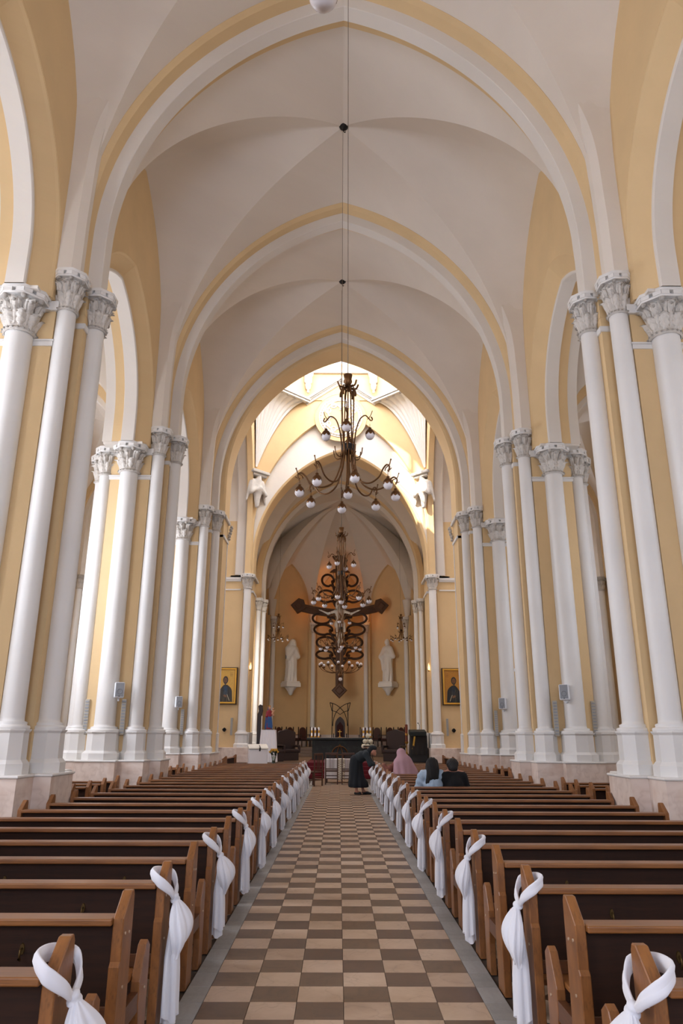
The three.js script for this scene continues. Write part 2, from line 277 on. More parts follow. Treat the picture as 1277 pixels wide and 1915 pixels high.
// ------------------------------------------------------------------ clustered piers
function capitalGeo(r, h = 0.67) {
  const bell = [lathe([[r * 1.0, -0.01], [r * 1.1, 0.005], [r * 1.16, 0.025], [r * 1.1, 0.045], [r * 1.0, 0.06], [r * 0.97, 0.1], [r * 0.95, h * 0.4], [r * 1.02, h * 0.62], [r * 1.3, h * 0.8], [r * 1.5, h * 0.83]], 20)];
  for (let i = 0; i < 20; i++) { const t = i / 20 * 2 * PI; bell.push(new THREE.SphereGeometry(r * 0.085, 5, 4).translate(Math.cos(t) * r * 1.16, 0.026, Math.sin(t) * r * 1.16)); }
  const leaf = (t0, y0, hh, out, w) => grid(6, 10, (u, v) => {
    const q = u * 2 - 1, lob = 1 + 0.34 * Math.sin(v * 22), ww = w * (0.45 + 1.0 * Math.sin(Math.min(1, v * 1.15) * 2.6)) * lob * (v > 0.93 ? 0.55 : 1);
    const rho = r * (1.02 + 0.12 * v + out * v ** 3.2) + r * 0.2 * (1 - q * q) * Math.sin(v * 3) - r * 0.09 * Math.abs(Math.sin(q * 4.5 + v * 3)) - r * 0.12 * q * q, y = y0 + hh * (v - 0.42 * Math.max(0, v - 0.72) ** 1.3 * 3), t = t0 + q * ww * r / rho;
    return [Math.cos(t) * rho, y, Math.sin(t) * rho];
  });
  const lv = [];
  for (let i = 0; i < 8; i++) { const t = i / 8 * 2 * PI + PI / 8; lv.push(leaf(t, 0.05, h * 0.46, 0.6, 0.28), leaf(t + PI / 8, 0.09, h * 0.72, 0.84, 0.24), leaf(t + PI / 16, 0.2, h * 0.52, 0.66, 0.12), leaf(t - PI / 16, 0.2, h * 0.52, 0.66, 0.12)); lv.push(ball(Math.cos(t) * r * 1.66, h * 0.76, Math.sin(t) * r * 1.66, r * 0.2, 8), ball(Math.cos(t + PI / 8) * r * 1.5, h * 0.66, Math.sin(t + PI / 8) * r * 1.5, r * 0.13, 6)); }
  const oct = (ap, y, hh) => new THREE.CylinderGeometry(ap / Math.cos(PI / 8), ap / Math.cos(PI / 8), hh, 8).rotateY(PI / 8).translate(0, y, 0);
  const ab = [oct(r * 1.7, h * 0.815, h * 0.05), oct(r * 1.4, h * 0.885, h * 0.1), oct(r * 1.8, h * 0.965, h * 0.075)];
  for (let i = 0; i < 8; i++) for (const q of [-1, 1]) ab.push(box(q * r * 0.42, h * 0.885, r * 1.58, r * 0.56, h * 0.095, r * 0.36).rotateY(i * PI / 4));
  return { bell: merge(bell), leaves: merge(lv), abacus: merge(ab) };
}
const octP = (ap0, ap1, y, h) => new THREE.CylinderGeometry(ap1 / Math.cos(PI / 8), ap0 / Math.cos(PI / 8), h, 8, 1).toNonIndexed().rotateY(PI / 8).translate(0, y + h / 2, 0);
function shaftGeo(r, y1) { return lathe([[r * 1.18, PL + 0.63], [r * 1.22, PL + 0.645], [r * 1.02, PL + 0.66], [r, PL + 0.7], [r * 0.98, (PL + y1) / 2], [r * 0.93, y1 - 0.03], [r * 0.96, y1]], 28); }
function pedestalGeo(r) {
  const a = r * 1.42; const flat = [octP(a * 1.2, a * 1.2, PL, 0.13), octP(a * 1.2, a * 1.02, PL + 0.13, 0.05), octP(a, a * 0.99, PL + 0.18, 0.33), octP(a, a * 1.1, PL + 0.51, 0.03), octP(a * 1.1, a * 1.1, PL + 0.54, 0.015)].map((g) => { g.computeVertexNormals(); return g; });
  return merge([...flat, lathe([[r * 1.5, PL + 0.55], [r * 1.56, PL + 0.575], [r * 1.5, PL + 0.6], [r * 1.3, PL + 0.605], [r * 1.25, PL + 0.62], [r * 1.3, PL + 0.635], [r * 1.2, PL + 0.65]], 28)]);
}
const GEO = {};
const kind = (r, y1) => { const k = r + '_' + y1; if (!GEO[k]) GEO[k] = { shaft: boxUV(shaftGeo(r, y1)), ped: boxUV(pedestalGeo(r)), cap: capitalGeo(r) }; return GEO[k]; };
function addShaft(o, x, z, r, y1) {
  const k = kind(r, y1), s = mesh('shaft', k.shaft, M.paint, o); s.position.set(x, 0, z);
  const p = mesh('pedestal', k.ped, M.paint, o); p.position.set(x, 0, z);
  const c = mesh('capital', k.cap.bell, M.stucco, o); c.position.set(x, y1, z);
  mesh('leaves', k.cap.leaves, M.stucco, c); mesh('abacus', k.cap.abacus, M.paint, c);
}
function cross(q, ax, az, w, wz = w) { // square half q with arms half w reaching ax along x and az along z
  return [[q, -w], [ax, -w], [ax, w], [q, w], [q, q], [wz, q], [wz, az], [-wz, az], [-wz, q], [-q, q], [-q, w], [-ax, w], [-ax, -w], [-q, -w], [-q, -q], [-wz, -q], [-wz, -az], [wz, -az], [wz, -q], [q, -q]];
}
const grow = (pts, d) => pts.map(([x, z]) => [x + Math.sign(x) * d, z + Math.sign(z) * d]);
function makePier(label) {
  const o = thing('pier', label, 'pillar', [0, 0, 0], 0, 'clustered piers along the nave');
  const pp = cross(0.92, 1.15, 1.12, 0.4);
  mesh('plinth', boxUV(prism(pp, PL - 0.03, 0, 0.008)), M.marble[0], o);
  mesh('plinth_cap', boxUV(prism(grow(pp, 0.02), 0.035, PL - 0.035, 0.01)), M.paint, o);
  const cp = cross(0.49, 0.78, 0.62, 0.28, 0.46);
  mesh('core', boxUV(prism(cp, 8.1 - PL, PL, 0.012)), M.yellow, o);
  mesh('core', boxUV(prism([[0.3, -0.27], [0.78, -0.27], [0.78, 0.27], [0.3, 0.27]], 0.55, 8.1, 0)), M.yellow, o);
  const low = cross(0.5, 0.5, 0.62, 0.28, 0.46);
  for (const [y, h, d] of [[LOW - 0.03, 0.03, 0.035], [LOW - 0.11, 0.08, 0.02], [LOW + 0.5, 0.16, 0.05]]) mesh('string_course', boxUV(prism(grow(low, d), h, y, 0.006)), M.paint, o);
  mesh('string_course', boxUV(prism([[0.5, -0.3], [0.81, -0.3], [0.81, 0.3], [0.5, 0.3]], 0.1, NECK - 0.1, 0.01)), M.paint, o);
  addShaft(o, 0.87, 0, 0.155, NECK);
  for (const q of [1, -1]) { addShaft(o, 0.6, 0.54 * q, 0.152, NECK); addShaft(o, 0, 0.72 * q, 0.215, LOW); addShaft(o, -0.6, 0.52 * q, 0.15, LOW); }
  addShaft(o, -0.87, 0, 0.155, LOW);
  return o;
}
{
  const names = ['second clustered pier behind', 'clustered pier beside', 'nearest white and yellow clustered pier in view', 'second white and yellow clustered pier from the camera', 'third white and yellow clustered pier, next to the crossing'];
  let first;
  PZ.forEach((z, k) => [-1, 1].forEach((s) => {
    if (k < 1) return;
    const side = s < 0 ? 'left' : 'right', label = `${k === 1 ? 'clustered pier just outside the picture' : names[k]}, ${side} of the nave`;
    const o = first ? copy(first, label, [s * PX, 0, z], s > 0 ? PI : 0) : (first = makePier(label)); o.position.set(s * PX, 0, z); o.rotation.y = s > 0 ? PI : 0;
    if (k === 4) { // pier by the crossing runs on as a pilaster
      const zz = s > 0 ? 1 : -1; // local z towards the altar
      mesh('plinth', boxUV(prism([[-0.9, 0.4], [1.15, 0.4], [1.15, 1.3], [-0.9, 1.3]].map(([x, z2]) => [x, z2 * zz]), PL - 0.03, 0, 0)), M.marble[2], o);
      mesh('plinth_cap', boxUV(prism([[-0.92, 0.4], [1.17, 0.4], [1.17, 1.32], [-0.92, 1.32]].map(([x, z2]) => [x, z2 * zz]), 0.035, PL - 0.035, 0)), M.paint, o);
      mesh('pilaster', boxUV(prism([[-0.7, 0.3], [1.08, 0.3], [1.08, 1.22], [-0.7, 1.22]].map(([x, z2]) => [x, z2 * zz]), 8.62 - PL, PL, 0.01)), M.yellow, o);
      mesh('pilaster_base', boxUV(prism([[0.9, 1.0], [1.13, 1.0], [1.13, 1.27], [0.9, 1.27]].map(([x, z2]) => [x, z2 * zz]), 0.56, PL, 0.02)), M.paint, o);
      mesh('pilaster_edge', boxUV(prism([[1.06, 1.16], [1.1, 1.16], [1.1, 1.24], [1.06, 1.24]].map(([x, z2]) => [x, z2 * zz]), 6.2, PL + 0.56, 0)), M.paint, o);
      mesh('impost', boxUV(prism([[-0.75, 0.3], [1.15, 0.3], [1.15, 1.28], [-0.75, 1.28]].map(([x, z2]) => [x, z2 * zz]), 0.12, 8.5, 0.02)), M.stucco, o);
      mesh('string_course', boxUV(prism([[-0.75, 0.3], [1.12, 0.3], [1.12, 1.26], [-0.75, 1.26]].map(([x, z2]) => [x, z2 * zz]), 0.1, NECK - 0.1, 0.01)), M.paint, o);
      const fr = []; for (let i = 0; i < 5; i++) for (let j = 0; j < 2; j++) fr.push(ball(1.12 + 0.02 * i, NECK + 0.1 + i * 0.1, zz * (1.2 + 0.09 * j - 0.03 * (i % 2)), 0.055, 7));
      mesh('capital', merge(fr), M.stucco, o);
    }
  }));
}

// ------------------------------------------------------------------ floor
const floor = struct('floor');
mesh('slab', boxUV(box(0, -0.16, -20, 24, 0.3, 58)), M.grout, floor);
{
  const tg = new RoundedBoxGeometry(0.2975, 0.02, 0.2975, 1, 0.002), bgm = new RoundedBoxGeometry(0.1475, 0.02, 0.2975, 1, 0.002);
  const far = { beige: [], brown: [], grey: [] };
  for (let k = 0; k < 97; k++) for (let c = -3; c < 3; c++) {
    const z = 0.29 - 0.045 - 0.3 * k - 0.15 - 2.1 + 0.1433, x = (c + 0.5) * 0.3, dark = (k + c + 40) % 2 === 0;
    if (k < 48) { const m = mesh('tile', boxUVtile(tg, k * 7 + c), (dark ? M.brown : M.beige)[(hash(k, c, 3) * 3) | 0], floor); m.position.set(x, 0, z); m.rotation.y = ((hash(k, c, 5) * 4) | 0) * PI / 2; }
    else far[dark ? 'brown' : 'beige'].push(tg.clone().translate(x, 0, z));
  }
  for (let k = 0; k < 97; k++) for (const s of [-1, 1]) { const z = -2.25 - 0.3 * k + 0.1; if (k < 40) mesh('border_tile', bgm, M.grey[k % 2 ^ (s > 0)], floor).position.set(s * 0.976, 0, z); else far.grey.push(bgm.clone().translate(s * 0.976, 0, z)); }
  for (const k of ['beige', 'brown', 'grey']) tag(mesh('far_tiles', boxUV(merge(far[k])), M[k][0], floor), null, null, null, 'stuff');
  // floor under the pews: beige squares set diagonally with brown squares between
  const d = { beige: [], brown: [] }, q = new THREE.BoxGeometry(0.297, 0.02, 0.297).rotateY(PI / 4);
  for (let i = 0; i < 110; i++) for (const s of [-1, 1]) for (let j = 0; j < 14; j++) { const st = 0.2121, x = s * (1.28 + j * st * 2 + (i % 2) * st), z = 1.6 - i * st; if (z < -26) continue; d[(i + j) % 3 === 0 ? 'brown' : 'beige'].push(q.clone().translate(x, -0.002, z)); }
  for (const k of ['beige', 'brown']) tag(mesh('diagonal_tiles', boxUV(merge(d[k])), M[k][1], floor), null, null, null, 'stuff');
}
function boxUVtile(g) { if (!boxUVtile.g) boxUVtile.g = boxUV(g); return boxUVtile.g; }
// chancel platform, its steps, the dais at the apse
{
  const p = struct('chancel_platform');
  mesh('platform', boxUV(box(0, 0.28, -37.2, 8.6, 0.56, 11.6)), tileMat(0x7a5f49, 0x66503d, 131), p);
  for (let i = 0; i < 3; i++) mesh('step', boxUV(rbox(0, 0.07 + i * 0.14, -30.85 + i * -0.02 - i * 0.3, 8.4, 0.14, 1.0 + 0, 0.015)), tileMat(0x4b3a2e, 0x3c2e25, 133), p);
  for (let i = 0; i < 3; i++) mesh('dais_step', boxUV(rbox(0, 0.56 + 0.075 + i * 0.15, -43.6 - 0.35 * i + 1.0, 7.6 - 0.5 * i, 0.15, 4 - 0.0, 0.015)), tileMat(0x6a5242, 0x58432f, 137), p);
  const c = thing('carpet', 'dark red carpet runner laid down the chancel steps before the altar', 'carpet');
  const prof = [[-30.33, 0.012], [-30.33, 0.152], [-30.63, 0.152], [-30.63, 0.292], [-30.95, 0.292], [-30.95, 0.432], [-31.38, 0.432], [-31.38, 0.572], [-36.5, 0.572]];
  const sh = []; for (let i = 0; i + 1 < prof.length; i++) { const [z0, y0] = prof[i], [z1, y1] = prof[i + 1]; sh.push(z0 === z1 ? box(0, (y0 + y1) / 2, z0 + 0.006, 2.7, y1 - y0, 0.012) : box(0, y0 - 0.004, (z0 + z1) / 2, 2.7, 0.012, z0 - z1)); }
  mesh('runner', boxUV(merge(sh)), M.redCarpet, c);
}

// ------------------------------------------------------------------ outer walls, windows
const lancet = (w, h) => { const A = { a: w / 2, c: w * 0.22, s: h - w * 0.85, y0: 0 }; return A; };
let winN = 0;
function windowUnit(pos, turn, w, h, litColor, glow) { // stands in a wall opening; local z is inward
  const g = struct('window_' + (++winN)); g.position.set(...pos); g.rotation.y = turn;
  const A = lancet(w, h), s = new THREE.Shape(); archPts(A, 0, 14).forEach(([x, y], i) => i ? s.lineTo(x, y) : s.moveTo(x, y)); s.closePath();
  const n = 3, m = 5;
  mesh('window_glass', slab(s, 0.02).translate(0, 0, -0.1), std({ color: 0x000000, emissive: litColor, emissiveIntensity: glow }), g);
  mesh('frame', archSweep(A, [[-0.14, 0.0], [-0.14, -0.07], [-0.02, -0.07], [-0.02, 0]], (u, v, d) => [u, v, d], 14), M.paint, g);
  for (let i = 1; i < n; i++) mesh('mullion', box(-w / 2 + w * i / n, h * 0.45, -0.06, 0.05, h * 0.9, 0.06), M.paint, g);
  for (let i = 1; i < m; i++) mesh('glazing_bar', box(0, h * 0.9 * i / m, -0.06, w, 0.03, 0.04), M.paint, g);
  mesh('sill', rbox(0, -0.06, 0.05, w + 0.3, 0.12, 0.4, 0.02), M.paint, g);
  return g;
}
function holedWall(u0, u1, v0, v1, holes, depth) { // wall in the x-y plane with lancet holes [u, v, w, h]
  const s = poly([[u0, v0], [u1, v0], [u1, v1], [u0, v1]]);
  for (const [u, v, w, h] of holes) { const p = new THREE.Path(); archPts(lancet(w, h), 0, 14).forEach(([x, y], i) => i ? p.lineTo(u + x, v + y) : p.moveTo(u + x, v + y)); p.closePath(); s.holes.push(p); }
  return slab(s, depth);
}
for (const [s, side] of [[-1, 'left'], [1, 'right']]) {
  const L = WINDOW_LIGHT[side], g = struct('wall_aisle_' + side);
  const w = holedWall(-23.4, 7.65, 0, 12, BAYS.map((z) => [z, 3.1, 1.7, 4.7]), 0.5).rotateY(-PI / 2); // x -> z
  mesh('wall_panel', boxUV(w.translate(s > 0 ? 8.9 : -8.4, 0, 0)), M.yellow, g);
  mesh('wainscot', boxUV(box(s * 8.36, 0.575, -7.9, 0.08, 1.15, 31)), M.marble[1], g);
  for (const z of BAYS) { windowUnit([s * 8.5, 3.1, z], s > 0 ? -PI / 2 : PI / 2, 1.7, 4.7, L.color, 1.4); areaLight(s * 8.32, 5.3, z, 1.5, 4.0, 0, 4.8, z, L); }
  for (const z of PZ) { // wall shafts and the aisle's transverse arches
    const r = struct('aisle_respond');
    for (const q of [-0.16, 0.16]) { const sh = mesh('shaft', boxUV(lathe([[0.12, 1.15], [0.14, 1.3], [0.1, 1.36], [0.1, 6.0]], 16)), M.paint, r); sh.position.set(s * 8.2, 0, z + q); const k = kind(0.1, 6.0); const c = mesh('capital', k.cap.bell, M.stucco, r); c.position.set(s * 8.2, 6.0, z + q); c.scale.y = 0.65; mesh('leaves', k.cap.leaves, M.stucco, c); mesh('abacus', k.cap.abacus, M.stucco, c); }
    mesh('plinth', boxUV(rbox(s * 8.2, 0.575, z, 0.5, 1.15, 0.8, 0.01)), M.marble[1], r);
    const A = { a: 1.32, c: 0.5, s: 8.3, y0: 6.4 }, pl = (u, v, d) => [s * 6.88 + u, v, z + d];
    mesh('arch_order', archSweep(A, [[0.32, 0.5], [0.32, 0.12], [0.2, 0.12]], pl), M.yellow, r); mesh('arch_order', archSweep(A, [[-0.2, 0.12], [-0.32, 0.12], [-0.32, 0.5]], pl), M.yellow, r);
    mesh('arch_soffit', archSweep(A, [[0.2, 0.12], [0.2, 0], [-0.2, 0], [-0.2, 0.12]], pl), M.white, r);
    mesh('spandrel', boxUV(slab(wallShape(-1.55, 1.55, 8.3, 11.5, { ...A, y0: 8.3 }, 0.13), 0.6).translate(s * 6.9, 0, z - 0.3)), M.yellow, r);
  }
}
{ // west wall behind the camera with its glazed doors
  const g = struct('wall_west'), L = WINDOW_LIGHT.west;
  mesh('wall_panel', boxUV(holedWall(-8.9, 8.9, 0, 16.5, [[0, 1.2, 5.2, 7.4], [-6.9, 2.4, 1.3, 3.6], [6.9, 2.4, 1.3, 3.6]], 0.5).translate(0, 0, 7.65)), M.yellow, g);
  windowUnit([0, 1.2, 7.75], PI, 5.2, 7.4, L.color, 1.6); windowUnit([-6.9, 2.4, 7.75], PI, 1.3, 3.6, L.color, 1.6); windowUnit([6.9, 2.4, 7.75], PI, 1.3, 3.6, L.color, 1.6);
  areaLight(0, 4.4, 7.55, 4.7, 5.6, 0, 4.4, -10, L); areaLight(-6.9, 4.1, 7.55, 1.1, 3.0, -6.9, 4, 0, L); areaLight(6.9, 4.1, 7.55, 1.1, 3.0, 6.9, 4, 0, L);
}
// outer shell that keeps the daylight outside: attic slab with an opening under the lantern, and the far walls
{
  const g = struct('roof'), s = poly([[-11.5, -8.3], [11.5, -8.3], [11.5, 48.6], [-11.5, 48.6]]), h = new THREE.Path(); // v = -z
  for (let i = 0; i < 8; i++) { const t = PI / 8 + i * PI / 4, R = 4.16 / Math.cos(PI / 8); i ? h.lineTo(R * Math.cos(t), 27.6 + R * Math.sin(t)) : h.moveTo(R * Math.cos(t), 27.6 + R * Math.sin(t)); } h.closePath(); s.holes.push(h);
  mesh('roof_slab', slab(s, 0.3).rotateX(-PI / 2).translate(0, 17.3, 0), M.white, g);
  for (const [x, z, w, d] of [[-11.25, -20, 0.5, 57], [11.25, -20, 0.5, 57], [0, 8.4, 23, 0.5], [0, -48.4, 23, 0.5]]) mesh('outer_wall', box(x, 8.7, z, w, 17.5, d), M.yellow, g);
}

// ------------------------------------------------------------------ crossing, transept
const octPt = (k, ap) => { const t = PI / 8 + k * PI / 4, R = ap / Math.cos(PI / 8); return [R * Math.cos(t), R * Math.sin(t)]; };
{
  const g = struct('crossing');
  const BL = { a: 4.0, c: 2.55, s: 10.6, y0: 8.6 }; // blind arch that carries the octagon
  const CH = { a: 3.95, c: 1.66, s: 9.3, y0: 8.6 };
  for (let k = 0; k < 4; k++) {
    const t = k * PI / 2, place = (u, v, d) => { const x = u, z = -d; return [x * Math.cos(t) + z * Math.sin(t), v, CR - x * Math.sin(t) + z * Math.cos(t)]; };
    const put = (geo) => { const m = geo.clone(); m.rotateY(t); return m.translate(0, 0, CR); };
    const open = k === 0 ? CH : k === 2 ? CROSS : { a: 4.3, c: 1.45, s: 10.8 };
    // yellow wall over the blind arch, up to the octagon; white face behind it, pierced by the crossing arch
    const up = new THREE.Shape(), pts = archPts(BL, 0, 24); up.moveTo(-4.05, 8.6); pts.forEach(([x, y]) => up.lineTo(x, y)); up.lineTo(4.05, 8.6); up.lineTo(4.05, 17.2); up.lineTo(1.66, 17.2); up.lineTo(0, 18.35); up.lineTo(-1.66, 17.2); up.lineTo(-4.05, 17.2); up.closePath();
    mesh('wall_panel', boxUV(put(slab(up, 0.25).translate(0, 0, -4.3))), M.yellow, g);
    mesh('lunette', boxUV(put(slab(wallShape(-4.6, 4.6, 8.6, 17.2, { ...open, y0: 8.6 }, k === 2 ? 0.05 : 0.1, 24), 0.3).translate(0, 0, -4.62))), M.white, g);
    if (k !== 2) mesh('arch_soffit', archSweep({ ...open, y0: 8.6 }, [[4.3, 0.1], [4.36, 0.02], [4.42, 0], [k ? 4.75 : 5.4, 0], [k ? 4.8 : 5.45, 0.1], [k ? 4.8 : 5.45, 0.5]], place), k === 0 ? M.yellow : M.white, g);
    // cornice along the gabled foot of the octagon
    const cor = [];
    for (const [h, out, y] of [[0.1, 0.16, 0.0], [0.07, 0.1, -0.085], [0.14, 0.05, -0.2]]) for (const q of [-1, 1]) { const a = [q * 1.68, 17.2 + y], b = [0, 18.35 + y], len = Math.hypot(1.68, 1.15), m = box(0, 0, 0, len, h, out + 0.2); m.rotateZ(q * -Math.atan2(1.15, 1.68)).translate((a[0] + b[0]) / 2, (a[1] + b[1]) / 2, -4.05 + out / 2 - 0.1 + 0.05); cor.push(m); }
    mesh('cornice', put(merge(cor)), M.stucco, g);
    const den = []; for (const q of [-1, 1]) for (let i = 0; i < 12; i++) { const f = (i + 0.5) / 12; den.push(box(0, 0, 0, 0.07, 0.07, 0.1).rotateZ(q * -Math.atan2(1.15, 1.68)).translate(q * 1.68 * (1 - f), 17.2 - 0.16 + 1.15 * f, -3.98)); }
    mesh('dentils', put(merge(den)), M.stucco, g);
    // medallion
    const md = thing('medallion', ['round moulded plaster medallion above the chancel arch', 'round plaster medallion over the left transept arch', 'round plaster medallion over the nave arch', 'round plaster medallion over the right transept arch'][k], 'medallion', [0, 0, CR], t);
    const MY = 16.3;
    mesh('disc', new THREE.CylinderGeometry(1.24, 1.24, 0.06, 56).rotateX(PI / 2).translate(0, MY, -4.04), M.yellow, md);
    mesh('ring', [new THREE.TorusGeometry(0.9, 0.05, 8, 56).translate(0, MY, -4.0), new THREE.TorusGeometry(1.02, 0.03, 8, 56).translate(0, MY, -4.0)], M.paint, md);
    mesh('outer_ring', new THREE.TorusGeometry(1.24, 0.025, 6, 56).translate(0, MY, -4.01), M.yellow, md);
    const bd = [], qf = []; for (let i = 0; i < 44; i++) { const a = i / 44 * 2 * PI; bd.push(ball(Math.cos(a) * 0.96, MY + Math.sin(a) * 0.96, -3.99, 0.03, 6)); } for (let i = 0; i < 4; i++) { const a = i / 4 * 2 * PI + PI / 4; qf.push(new THREE.TorusGeometry(0.34, 0.04, 6, 24, 4.2).rotateZ(a - 2.1).translate(Math.cos(a) * 0.42, MY + Math.sin(a) * 0.42, -4.0)); for (const w of [-0.28, 0.28]) qf.push(new THREE.TorusGeometry(0.12, 0.035, 6, 14).translate(Math.cos(a + w) * 0.7, MY + Math.sin(a + w) * 0.7, -4.0)); }
    mesh('beading', bd, M.paint, md); mesh('tracery', qf, M.paint, md);
    // squinch shell in the corner to the right of this side, with a carved figure under it
    const c = thing('squinch_shell', ['fluted white plaster shell in the crossing corner right of the chancel arch', 'fluted white plaster shell in the crossing corner left of the chancel arch', 'fluted white plaster shell in the crossing corner at the left nave side', 'fluted white plaster shell in the crossing corner at the right nave side'][k], 'plaster relief', [0, 0, CR], t);
    const E = (q) => [1.66 + 2.34 * q, -4.0 + 2.34 * q];
    mesh('shell', grid(96, 16, (u, v) => { const [ex, ez] = E(u), s = 0.03 + 0.97 * v, f = Math.abs(Math.cos(u * 8 * PI)), x = 4.0 + (ex - 4.0) * s, z = -4.0 + (ez + 4.0) * s, d = -0.16 * s * f; return [x + d * 0.7, 13.4 + 3.7 * Math.sin(s * PI / 2) ** 0.8 + 0.22 * Math.max(0, v - 0.9) * 10 * (f - 0.5) * 0.5, z - d * 0.7]; }), M.paint, c);
    mesh('shell_rim', merge(Array.from({ length: 8 }, (_, i) => new THREE.TorusGeometry(0.2, 0.05, 6, 12, PI).rotateY(PI / 4 + PI / 2 - PI / 2 - PI / 2).translate(...(([x, z]) => [x - 0.05, 17.0, z + 0.05])(E((i + 0.5) / 8))))), M.stucco, c);
    mesh('ledge', [rbox(0, 13.35, 0, 1.0, 0.14, 0.5, 0.03).rotateY(-PI / 4).translate(3.82, 0, -3.82), rbox(0, 13.22, 0, 0.8, 0.12, 0.4, 0.03).rotateY(-PI / 4).translate(3.85, 0, -3.85)], M.stucco, c);
    const fig = body([[[0, 0, 0], [0, 0.75, 0], 0.1, 0.2], [[0, 0.75, 0], [0, 1.15, 0.02], 0.24, 0.2], [[-0.25, 1.1, 0], [-0.42, 0.55, 0.1], 0.1, 0.07], [[0.25, 1.1, 0], [0.4, 0.55, 0.1], 0.1, 0.07], [[-0.4, 0.6, 0.1], [-0.05, 0.8, 0.22], 0.07, 0.05], [[0.4, 0.6, 0.1], [0.05, 0.8, 0.22], 0.07, 0.05], [[-0.3, 1.2, -0.08], [-0.55, 0.2, -0.1], 0.12, 0.05], [[0.3, 1.2, -0.08], [0.55, 0.2, -0.1], 0.12, 0.05]], [[[0, 1.45, 0.05], [0.13, 0.17, 0.15]]], 0.12, 0.045);
    mesh('carved_figure', fig.rotateY(-PI / 4).translate(3.85, 11.75, -3.85), M.stucco, c);
  }
  // drum with eight lancets, corbels, cap
  const dr = struct('lantern');
  for (let k = 0; k < 8; k++) {
    const t = k * PI / 4, w = 2 * 4.0 * Math.tan(PI / 8) + 0.02, L = WINDOW_LIGHT.lantern;
    const put = (geo) => geo.rotateY(t).translate(0, 0, CR);
    mesh('drum_wall', boxUV(put(holedWall(-w / 2 - 0.1, w / 2 + 0.1, 17.2, 23.4, [[0, 19.2, 1.7, 3.4]], 0.3).translate(0, 0, -4.3))), M.yellow, dr);
    const pn = archPts(lancet(1.7, 3.4), 0, 12), s = new THREE.Shape(); pn.forEach(([x, y], i) => i ? s.lineTo(x, y + 19.2) : s.moveTo(x, y + 19.2)); s.closePath();
    mesh('window_pane', put(new THREE.ShapeGeometry(s).translate(0, 0, -4.2)), M.pane, dr);
    mesh('mullion', put(merge([box(0, 20.8, -4.18, 0.08, 3.2, 0.08), box(0, 20.3, -4.18, 1.7, 0.06, 0.06), box(0, 21.4, -4.18, 1.7, 0.06, 0.06)])), M.paint, dr);
    const q = V3(0, 20.6, -4.1).applyAxisAngle(V3(0, 1, 0), t), r = V3(0, 17, 0); areaLight(q.x, q.y, q.z + CR, 1.5, 2.8, r.x, r.y, r.z + CR, L);
    mesh('drum_string', put(box(0, 18.7, -3.95, w + 0.1, 0.14, 0.16)), M.stucco, dr);
    if (k % 2) mesh('cornice', put(merge([box(0, 17.2, -3.95, w + 0.12, 0.1, 0.3), box(0, 17.08, -3.95, w + 0.06, 0.09, 0.2)])), M.stucco, dr);
    const [vx, vz] = octPt(k, 3.85); mesh('corbel', lathe([[0.0, 17.5], [0.05, 17.52], [0.07, 17.6], [0.05, 17.68], [0.12, 17.75], [0.15, 17.95], [0.11, 18.0], [0.2, 18.1], [0.2, 18.4], [0.26, 18.5], [0.26, 18.65]], 14).translate(vx, 0, CR + vz), M.stucco, dr);
  }
  mesh('lantern_cap', lathe([[0, 27], [1.2, 26.7], [2.6, 25.6], [3.7, 24.2], [4.35, 23.35], [4.7, 23.3], [4.7, 23.5], [4.0, 24.6], [2.8, 26], [1.2, 27.1], [0, 27.4]], 8).rotateY(PI / 8).translate(0, 0, CR), M.white, dr);
}
for (const [s, side] of [[-1, 'left'], [1, 'right']]) { // transept arm
  const L = WINDOW_LIGHT[s < 0 ? 'transeptLeft' : 'transeptRight'], g = struct('wall_transept_' + side);
  mesh('wall_panel', boxUV(box(s * 7.6, 8, -32.35, 6.4, 16, 0.5)), M.yellow, g);
  mesh('wall_panel', boxUV(holedWall(-32.6, -23.0, 0, 16, [[CR, 4.2, 3.2, 7.4]], 0.5).rotateY(-PI / 2).translate(s > 0 ? 11.0 : -10.5, 0, 0)), M.yellow, g);
  mesh('wall_panel', boxUV(box(s * 7.6, 12.6, -23.35, 6.2, 6.2, 0.4)), M.yellow, g); mesh('wall_panel', boxUV(box(s * 9.8, 5, -23.35, 1.9, 10, 0.4)), M.yellow, g);
  mesh('wainscot', boxUV(box(s * 7.45, 0.56, -32.06, 6.2, 1.12, 0.12)), M.marble[2], g); mesh('wainscot_cap', boxUV(rbox(s * 7.45, 1.135, -32.05, 6.2, 0.04, 0.15, 0.01)), M.marble[0], g);
  mesh('cornice', [box(s * 7.6, 8.46, -32.05, 6.2, 0.1, 0.14), box(s * 7.6, 8.37, -32.07, 6.2, 0.08, 0.08)], M.paint, g); mesh('string_course', box(s * 7.6, 7.95, -32.08, 6.2, 0.06, 0.06), M.paint, g);
  windowUnit([s * 10.62, 4.2, CR], s > 0 ? -PI / 2 : PI / 2, 3.2, 7.4, L.color, 1.3); areaLight(s * 10.4, 7.6, CR, 2.8, 6.2, 0, 6.5, CR, L);
}

